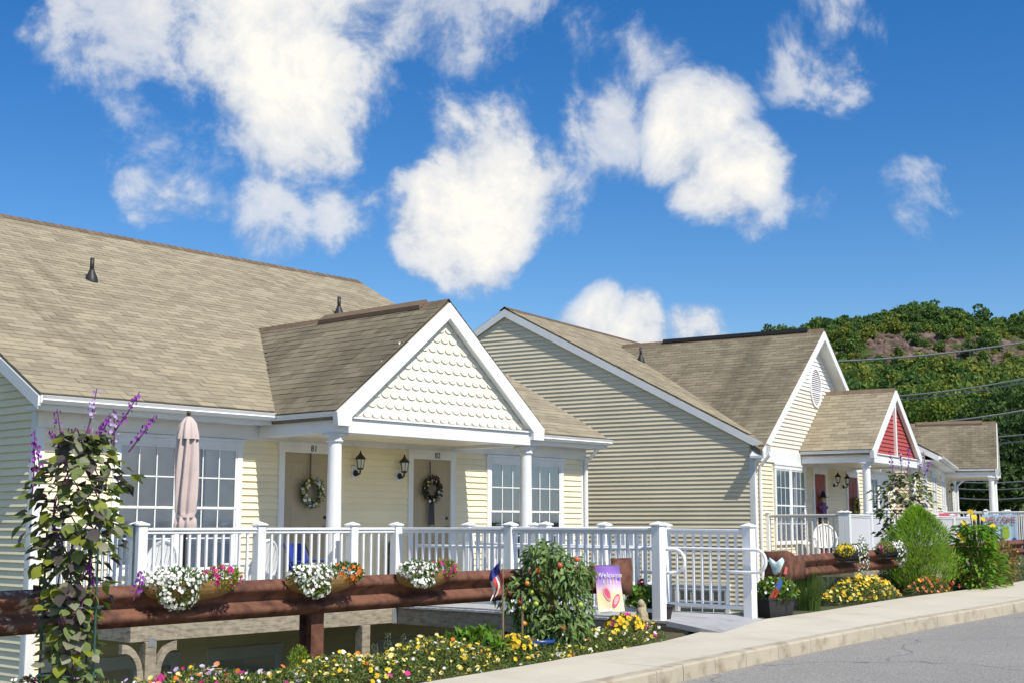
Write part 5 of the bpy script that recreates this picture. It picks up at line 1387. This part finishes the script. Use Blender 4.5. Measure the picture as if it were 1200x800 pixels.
# right-hand bed
pb = at_z(909, 719, -1.15); pb.z = gz(pb.x, pb.y)
square_pot('window_box', 'long black planter box against the walkway post', pb, .20, .24, .26, R(35), DARKV, .5)
clump('box_plants', 'bushy green and lime foliage filling the black planter box', pb+Vector((0, 0, .20)), (.28, .18, .15), 520, [(LB, .4), (LG, .4), (LY, .2)], [(PW, 8, .02)], (.075, .05), up=.4)
o = thing('small_flag', 'small red and blue flag stuck in the black planter box', 'flag', pb+Vector((-.02, -.10, .24)), R(10))
MB().tube([(-.12,-.06,.0),(.04,-.10,.30)], .005, 5).obj('stick', STAKE, o)
MB().add([(-.10,-.065,.02),(-.02,-.085,.16),(.03,-.075,.10),(-.03,-.06,.0)], [(0,3,2,1)]).obj('red_field', MATS['flag_red'], o); MB().add([(-.02,-.086,.16),(.035,-.10,.28),(.075,-.09,.22),(.03,-.076,.10)], [(0,3,2,1)]).obj('blue_field', mat('flag_bright_blue', (.04,.14,.40), .7, .1, 10), o)
# turquoise lily-shaped ornament on a stick
pt = pb+Vector((.06, .12, 0)); o = thing('garden_ornament', 'pale turquoise cup-shaped ornament on a stake above the planter box', 'ornament', pt)
TQ = mat('turquoise_glass', (.50, .74, .76), .25, .1, 14, spec=.6, col2=(.80, .85, .84), c2thr=(.5, .6), c2scale=18)
MB().tube([(0,0,-.2),(0,0,.5)], .008, 6).obj('stake', BLACK, o)
mb = MB(); n = 20
for i, (r_, z) in enumerate([(.012,.46),(.035,.50),(.06,.56),(.095,.66),(.125,.74),(.115,.74),(.085,.66),(.05,.57)]):
    for k in range(n): a = 2*math.pi*k/n; rr = r_*(1+.14*math.cos(5*a)*(1 if i > 2 else .3)); mb.v.append((rr*math.cos(a), rr*math.sin(a), z+(.03*math.cos(5*a) if i in (4, 5) else 0)))
mb.f = [(i*n+k, i*n+(k+1) % n, (i+1)*n+(k+1) % n, (i+1)*n+k) for i in range(7) for k in range(n)]
mb.obj('cup', TQ, o, smooth=True)
for k in range(5): a = 2*math.pi*k/5; MB().add([(0,0,.44),(.05*math.cos(a-.4),.05*math.sin(a-.4),.42),(.10*math.cos(a),.10*math.sin(a),.36),(.05*math.cos(a+.4),.05*math.sin(a+.4),.42)], [(0,1,2,3)]).obj('petal', TQ, o)
MB().prism([(.06,.56),(.10,.55),(.12,.64),(.09,.66)], 'y', -.105, -.10).obj('red_accent', mat('red_accent', (.6,.12,.12), .5, .1, 9), o)
def right_pt(u, v, z):
    p = at_z(u, v, z); p.z = gz(p.x, p.y); return p
grass('ornamental_grass', 'soft green ornamental grass between the planter box and the marigolds', right_pt(948, 712, -1.14), 420, .62, .30, LG, .009, .16)
grass('ornamental_grass', 'grey-green grass behind the yellow marigolds', right_pt(972, 702, -1.13), 260, .50, .30, LGY, .009, .14)
def disc_pts(c, rx, ry, rot=R(52)):
    def fn(n):
        a = rng.uniform(0, 6.28, n); q = rng.random(n)**.5; x = rx*q*np.cos(a); y = ry*q*np.sin(a)
        P = np.stack([c.x+x*math.cos(rot)-y*math.sin(rot), c.y+x*math.sin(rot)+y*math.cos(rot), np.full(n, c.z)], 1); return P, (1-q**2.5)*.85+.15
    return fn
carpet('flower_bed', 'mound of yellow marigolds and pale moss roses beside the ornamental grass', disc_pts(right_pt(1010, 703, -1.12), 1.25, .34), 7000, .36, [(LO, .6), (LG, .4)], [(PY, 210, .035, None), (PLY, 130, .030, None), (PO, 30, .03, None)])
carpet('flower_bed', 'patch of coral and orange blossoms below the feathery bush', disc_pts(right_pt(1088, 694, -1.08), .75, .28), 2600, .26, [(LO, .5), (LD, .5)], [(PCO, 80, .034, None), (PO, 40, .032, None), (PY, 14, .03, None)])
carpet('flower_bed', 'patch of coral blossoms below the tall yellow daisies', disc_pts(right_pt(1130, 688, -1.05), .65, .26), 2200, .34, [(LD, 1)], [(PCO, 100, .038, None), (PR_, 26, .034, None), (PY, 10, .032, None)])
carpet('ground_cover', 'low yellowish green ground cover along the pavement toward the farthest house', disc_pts(right_pt(1180, 677, -1.0), 3.0, .45, R(50)), 5000, .40, [(LO, .6), (LGY, .4)], [(PW, 20, .03, None)], (.06, .02), cat='plants')
clump('low_shrub', 'dark grey-green low plant between the wire baskets and feathery bush', right_pt(1052, 694, -1.10), (.30, .24, .26), 900, [(LGY, .5), (LG, .5)], [], (.07, .022))
# feathery bright bush
kb = right_pt(1078, 694, -1.09); o = thing('feathery_bush', 'rounded feathery bright green bush at the pavement edge', 'bush', kb)
n = 15000; d = unit(n); q = rng.random(n)**.38; prof = lambda z: np.interp(z, [0, .12, .4, .7, .9, 1], [.30, .52, .60, .46, .22, .03])
z = rng.random(n)**.85; bump_ = 1+.16*np.sin(7*np.arctan2(d[:, 1], d[:, 0])+z*9)+.10*np.sin(11*z+3*np.arctan2(d[:, 1], d[:, 0])); a = np.arctan2(d[:, 1], d[:, 0]); rr = prof(z)*q*bump_
P = np.stack([rr*np.cos(a), rr*np.sin(a), .05+1.32*z], 1); D = np.stack([np.cos(a)*.55, np.sin(a)*.55, np.full(n, .9)], 1)+unit(n)*.45
half = n*2//3; TA().leaves(P[:half], D[:half], unit(half), .085*rng.uniform(.7, 1.3, half), .009, 0, 0).obj('foliage', leafm('feather_green', (.30, .50, .04), .3, .45), o, kind='stuff')
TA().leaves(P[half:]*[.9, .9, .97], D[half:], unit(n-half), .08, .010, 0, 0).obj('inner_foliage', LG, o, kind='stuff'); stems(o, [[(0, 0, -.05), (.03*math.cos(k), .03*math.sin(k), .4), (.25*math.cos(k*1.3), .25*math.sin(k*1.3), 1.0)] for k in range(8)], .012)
# tall yellow daisies
hp = right_pt(1146, 688, -1.04); o = thing('daisy_plant', 'tall leafy yellow daisies beside the feathery bush', 'flowering plant', hp)
n = 1500; a = rng.uniform(0, 6.28, n); q = rng.random(n)**.45; z = rng.random(n)**.8; rr = (.50-.20*z+.10*np.sin(a*3+z*8))*q
P = np.stack([rr*np.cos(a), rr*np.sin(a), .04+1.05*z], 1); D = np.stack([np.cos(a), np.sin(a), rng.uniform(-.5, .6, n)], 1)
TA().leaves(P, D, np.tile([[0, 0, 1.]], (n, 1))+unit(n)*.4, .12*rng.uniform(.6, 1.3, n), .055, .15, .25).obj('foliage', LB, o, kind='stuff')
P = np.array([(-.22,-.1,1.12),(-.08,-.2,1.22),(-.12,-.15,1.30),(.12,-.05,1.18),(.30,0,1.06),(-.34,-.2,.92),(-.30,-.25,.84),(.02,.1,1.2)]); TA().blooms(P, np.tile([[.1, -.8, .5]], (8, 1))+unit(8)*.3, .062, .1, 9, .35).obj('blossoms', PY, o)
stems(o, [[(0, 0, -.05), (p[0]*.5, p[1]*.5, p[2]*.6), tuple(p)] for p in P], .009)
clump('rose_shrub', 'thin shrub with reddish and yellow leaves beyond the yellow daisies', right_pt(1172, 683, -1.0), (.34, .3, .42), 800, [(LO, .6), (flower_mat('russet_leaf', (.32, .16, .06)), .4)], [(PCO, 12, .04)], (.08, .04), shell=.3)

# ------------------------------------------------------------------ purple-flowered vines on trellises
def leaf_object_mesh(name, m, s_, droop):
    out = [(0,0,0),(.18,.28,0),(.42,.46,0),(.70,.40,0),(.90,.20,0),(1.08,0,0)]
    mb = MB(); vs = []
    for (l, w, _) in out: vs.append((l*s_, 0, -droop*l*l*s_))
    for (l, w, _) in out[1:-1]: vs.append((l*s_, w*s_, (.16*w-droop*l*l)*s_-.02*s_))
    for (l, w, _) in out[1:-1]: vs.append((l*s_, -w*s_, (.16*w-droop*l*l)*s_-.02*s_))
    Lf = [6, 7, 8, 9]; Rt = [10, 11, 12, 13]; fs = [(0, 1, 6), (1, 2, 7, 6), (2, 3, 8, 7), (3, 4, 9, 8), (4, 5, 9), (0, 10, 1), (1, 10, 11, 2), (2, 11, 12, 3), (3, 12, 13, 4), (4, 13, 5)]
    mb.add(vs, fs); me = mb.mesh(name, True); me.materials.append(m); return me
TRM = mat('green_trellis_wire', (.03, .085, .065), .45, .1, 8); BLOT = mat('bean_pod_purple', (.16, .03, .14), .5, .1, 8)
def vine(label_t, label_v, base, ztop, wid, nleaf, nobj, spikes, sc=1.0):
    t = thing('trellis', label_t, 'trellis', base)
    H = ztop-base.z; h2 = H*.80
    for (x, y) in ((-wid/2, -.05), (wid/2, -.05), (-wid*.15, .12), (wid*.2, .14)): MB().tube([(x, y, -.15), (x*.96, y*.9, min(h2, 1.35))], .008, 6).obj('rod', TRM, t)
    for z in (.42, .86, 1.3): MB().tube([(wid*.55*math.cos(a), .02+wid*.42*math.sin(a), min(z, h2)*1.0) for a in np.linspace(0, 2*math.pi, 25)], .006, 6, False).obj('ring', TRM, t)
    v = thing('flowering_vine', label_v, 'vine', base)
    mats_ = [leafm('bean_leaf_green', (.15, .21, .065), .25), LPU, leafm('bean_leaf_sunlit', (.27, .33, .04), .2, .5), leafm('bean_leaf_grey', (.20, .21, .135), .2, .2)]  # yellow-green tone puts sunlight through the leaves into the colour
    def env(f):      # half width of the vine at height fraction f
        return np.interp(f, [0, .12, .3, .5, .7, .85, 1.0], [.50, .60, .72, 1.0, 1.42, 1.35, .65])*wid*.60
    n = nleaf; f = rng.random(n)**.62; a = rng.uniform(0, 6.28, n); q = rng.random(n)**.45; e = env(f)*(1+.22*np.sin(a*3+f*14)+.15*np.sin(f*31))
    lean = .03*np.sin(f*9)*sc
    P = np.stack([lean+e*q*np.cos(a), e*q*np.sin(a)*.85, .02+f*H*.86], 1)
    D = np.stack([np.cos(a), np.sin(a), rng.uniform(-.9, .35, n)], 1)+unit(n)*.35
    wsel = rng.random(n); sel = np.where(wsel < .40, 0, np.where(wsel < .66, 1, np.where(wsel < .82, 2, 3)))
    sel = np.where((f < .35) & (sel == 1), 3, sel)
    order = np.argsort(P[:, 1]); objs = set(order[:nobj].tolist())
    if nobj:
        lm = [[leaf_object_mesh('leaf', m, s_*sc, dr) for s_, dr in ((.082, .25), (.098, .35), (.066, .2))] for m in mats_]
        for i in objs:
            dv = Vector(D[i]).normalized(); sd = Vector((0, 0, 1)).cross(dv); sd = sd.normalized() if sd.length > .01 else Vector((1, 0, 0)); up = dv.cross(sd)
            M3 = Matrix((dv, sd, up)).transposed(); o = link('leaf', lm[sel[i]][i % 3], v, P[i]); o.rotation_euler = (M3 @ Matrix.Rotation(rng.uniform(-.6, .6), 3, 'X')).to_euler()
    rest = np.array([i for i in range(n) if i not in objs], int)
    for k, m in enumerate(mats_):
        idx = rest[sel[rest] == k]
        if len(idx): TA().leaves(P[idx], D[idx], np.tile([[0, 0, 1.]], (len(idx), 1))+unit(len(idx))*.5, .09*sc*rng.uniform(.7, 1.2, len(idx)), .072*sc, .15, .25).obj('foliage', m, v, kind='stuff')
    st_m = MB()
    for k in range(7):
        pts = []; a0 = rng.uniform(0, 6.28)
        for j in range(14): fz = j/13; pts.append((env(fz)*.5*math.cos(a0+fz*9), env(fz)*.5*math.sin(a0+fz*9), fz*H*.88))
        st_m.tube(pts, .005, 5)
    st_m.obj('stem', BLOT, v)
    for (x, z0, x1, z1) in spikes:
        sp_ = MB().tube([(x, 0, z0), ((x+x1)/2+.01, -.02, (z0+z1)/2), (x1, -.04, z1)], [.006, .005, .003], 5).obj('flower_spike', BLOT, v)
        n_ = 22; ff = rng.random(n_); aa = rng.uniform(0, 6.28, n_); rr = .026*sc*(1.1-.5*ff)
        Pp = np.stack([x+(x1-x)*(.25+.75*ff)+rr*np.cos(aa), -.04*ff+rr*np.sin(aa), z0+(z1-z0)*(.25+.75*ff)], 1)
        Nn = np.stack([np.cos(aa), np.sin(aa)-.4, np.full(n_, .2)], 1); TA().blooms(Pp, Nn, .0135*sc*rng.uniform(.6, 1.3, n_), .4).obj('blossoms', PPU if rng.random() < .75 else PL_, sp_)
    return v
vb = at_y(80, 800, 8.95); vb.z = gz(vb.x, vb.y)
def vz(v): return (615-v)/FPX*vb.y*1.0-vb.z
def vx(u): return (u-80)/FPX*vb.y*1.01
vine('dark green wire trellis under the purple vine before the guardrail', 'tall climbing bean vine with purple flower spikes on a wire trellis', vb, .93, .36, 900, 295,
     [(vx(a), vz(b), vx(c), vz(d)) for a, b, c, d in [(60,540,55,480),(85,520,100,456),(118,510,150,460),(100,515,116,490),(138,530,168,488),(70,560,50,505),(120,530,120,480),(28,590,30,505),(36,570,33,520),(66,640,62,590),(110,690,97,660),(150,700,160,668)]])
v2 = right_pt(1073, 690, -1.08)+Vector((.1, .9, 0))
vine('dark wire trellis behind the feathery bush', 'purple-flowered vine with dark leaves rising behind the feathery bush', v2, 1.22, .62, 620, 0,
     [(-.15, 2.0, -.2, 2.42), (.1, 2.0, .15, 2.45), (.3, 2.0, .42, 2.38), (0, 2.0, -.02, 2.36), (.38, 1.9, .5, 2.2)], 1.25)
def walk_y(u, s_):      # local y where the view ray of column u crosses the walkway railing line
    r = ray(u, 615); dx, dy = math.sin(AZ3), math.cos(AZ3); t_ = (C3[0]*dx+C3[1]*dy+s_)/(r.x*dx+r.y*dy); return (r.x*t_-C3[0])*-math.cos(AZ3)+(r.y*t_-C3[1])*math.sin(AZ3)
def wbanner(label, u0, u1, z0, z1, m, deco):
    y0, y1 = walk_y(u0, -.47), walk_y(u1, -.47); W = y0-y1
    FB = lambda s_, y, z: F3(-.47, (y0+y1)/2, z)
    banner(label, FB, -W/2, W/2, z0, z1, 0, rz3-math.pi/2, m, deco)
wbanner('white and pink banner on the far walkway railing beside the yellow daisies', 1098, 1122, .30, 1.06, PW, deco1)
wbanner('pale blue welcome banner with coral and lime print on the far walkway railing', 1151, 1192, .02, 1.02, mat('pale_blue_cloth', (.45, .62, .76), .7, .06, 4), deco2)

# ------------------------------------------------------------------ trees behind the houses, power lines
BARK = mat('bark', (.09, .07, .05), .9, .2, 6)
def tree(label, base, h, r, m, m2, n=5200, leaf=.34, group='trees behind the far house'):
    t = thing('broadleaf_tree', label, 'tree', base, 0, group)
    tm = MB(); tm.tube([(0, 0, -.5), (.1, 0, h*.3), (.0, .1, h*.55)], [.30, .22, .12], 8)
    for k in range(6): a = k*1.05; tm.tube([(.05, 0, h*.3+.04*h*k), (r*.4*math.cos(a), r*.4*math.sin(a), h*(.5+.05*k)), (r*.7*math.cos(a), r*.7*math.sin(a), h*(.6+.05*k))], [.12, .08, .03], 6)
    tm.obj('trunk', BARK, t)
    kk = 16; cs, _ = blob(kk, (0, 0, h*.60), (r*.66, r*.66, h*.30), .2)
    for mm, sh in ((m, .6), (m2, .4)):
        f = TA()
        for c in cs:
            s_ = rng.uniform(.30, .46)*r; P, d = blob(int(n*sh/kk), c, (s_, s_, s_*.8), .6, .3)
            f.leaves(P, d*.5+unit(len(P))*.8, d+unit(len(P))*.6, leaf*rng.uniform(.7, 1.3, len(P)), leaf*.6*rng.uniform(.7, 1.3, len(P)))
        f.obj('crown', mm, t, kind='stuff')
TDK = mat('tree_dark', (.055, .10, .026), .7, .2, .2, island=.35, spec=.2, trans=.25, hue=.02); TMD = mat('tree_mid', (.085, .15, .028), .7, .2, .2, island=.35, spec=.2, trans=.3, hue=.02); TLT = mat('tree_light', (.16, .22, .030), .7, .2, .2, island=.3, spec=.2, trans=.35, hue=.02)
for i, (u, vtop, yd, r, ma, mb_, lb) in enumerate([(1098, 452, 92, 4.8, TLT, TMD, 'yellow-green broadleaf tree rising behind the red porch gable'),
        (1040, 470, 110, 4.5, TMD, TLT, 'mid green tree behind the ridge of the tan house porch'),
        (1150, 468, 100, 4.4, TMD, TDK, 'mid green tree above the roof of the farthest house'),
        (1190, 455, 84, 5.2, TDK, TMD, 'dark green tree beside the farthest house, crossed by the wires'),
        (1225, 470, 74, 4.8, TDK, TDK, 'very dark dense tree beyond the end of the farthest porch'),
        (1168, 520, 72, 3.4, TDK, TDK, 'dark low tree seen behind the columns of the farthest porch'),
        (1130, 545, 76, 3.0, TMD, TDK, 'small green tree seen through the farthest porch'),
        (1275, 440, 90, 5.5, TDK, TMD, 'dark tree at the end of the row of wires'),
        (990, 480, 130, 5.0, TDK, TMD, 'dark tree behind the tall gable of the tan house')]):
    p = at_y(u, 615, yd); zt = (615-vtop)/FPX*yd; tree(lb, Vector((p.x, p.y, .2)), zt-.2, r, ma, mb_, 5600 if yd < 100 else 4200)
WIRE = mat('cable_grey', (.30, .31, .32), .5, .05, 2)
for i, (u0, v0, y0, u1, v1, y1, rr) in enumerate([(940, 424, 66, 1300, 383, 56, .042), (1005, 466, 66, 1300, 420, 56, .036), (1005, 471, 66, 1300, 424, 56, .03), (1000, 500, 66, 1300, 459, 57, .042), (1090, 511, 66, 1300, 490, 57, .034), (1090, 519, 66, 1300, 497, 57, .034), (1110, 563, 66, 1300, 545, 57, .034), (1110, 571, 66, 1300, 553, 57, .03), (1120, 583, 66, 1300, 563, 57, .036)]):
    a, b = at_y(u0, v0, y0), at_y(u1, v1, y1); pts = []
    for k in range(17): f = k/16; p = a.lerp(b, f); p.z -= .35*4*f*(1-f); pts.append(p)
    o = MB().tube([p-a for p in pts], rr, 6).obj('power_line', WIRE, None, a, smooth=True)
    tag(o, 'grey overhead cable strung before the wooded hill', 'cable', 'overhead cables')
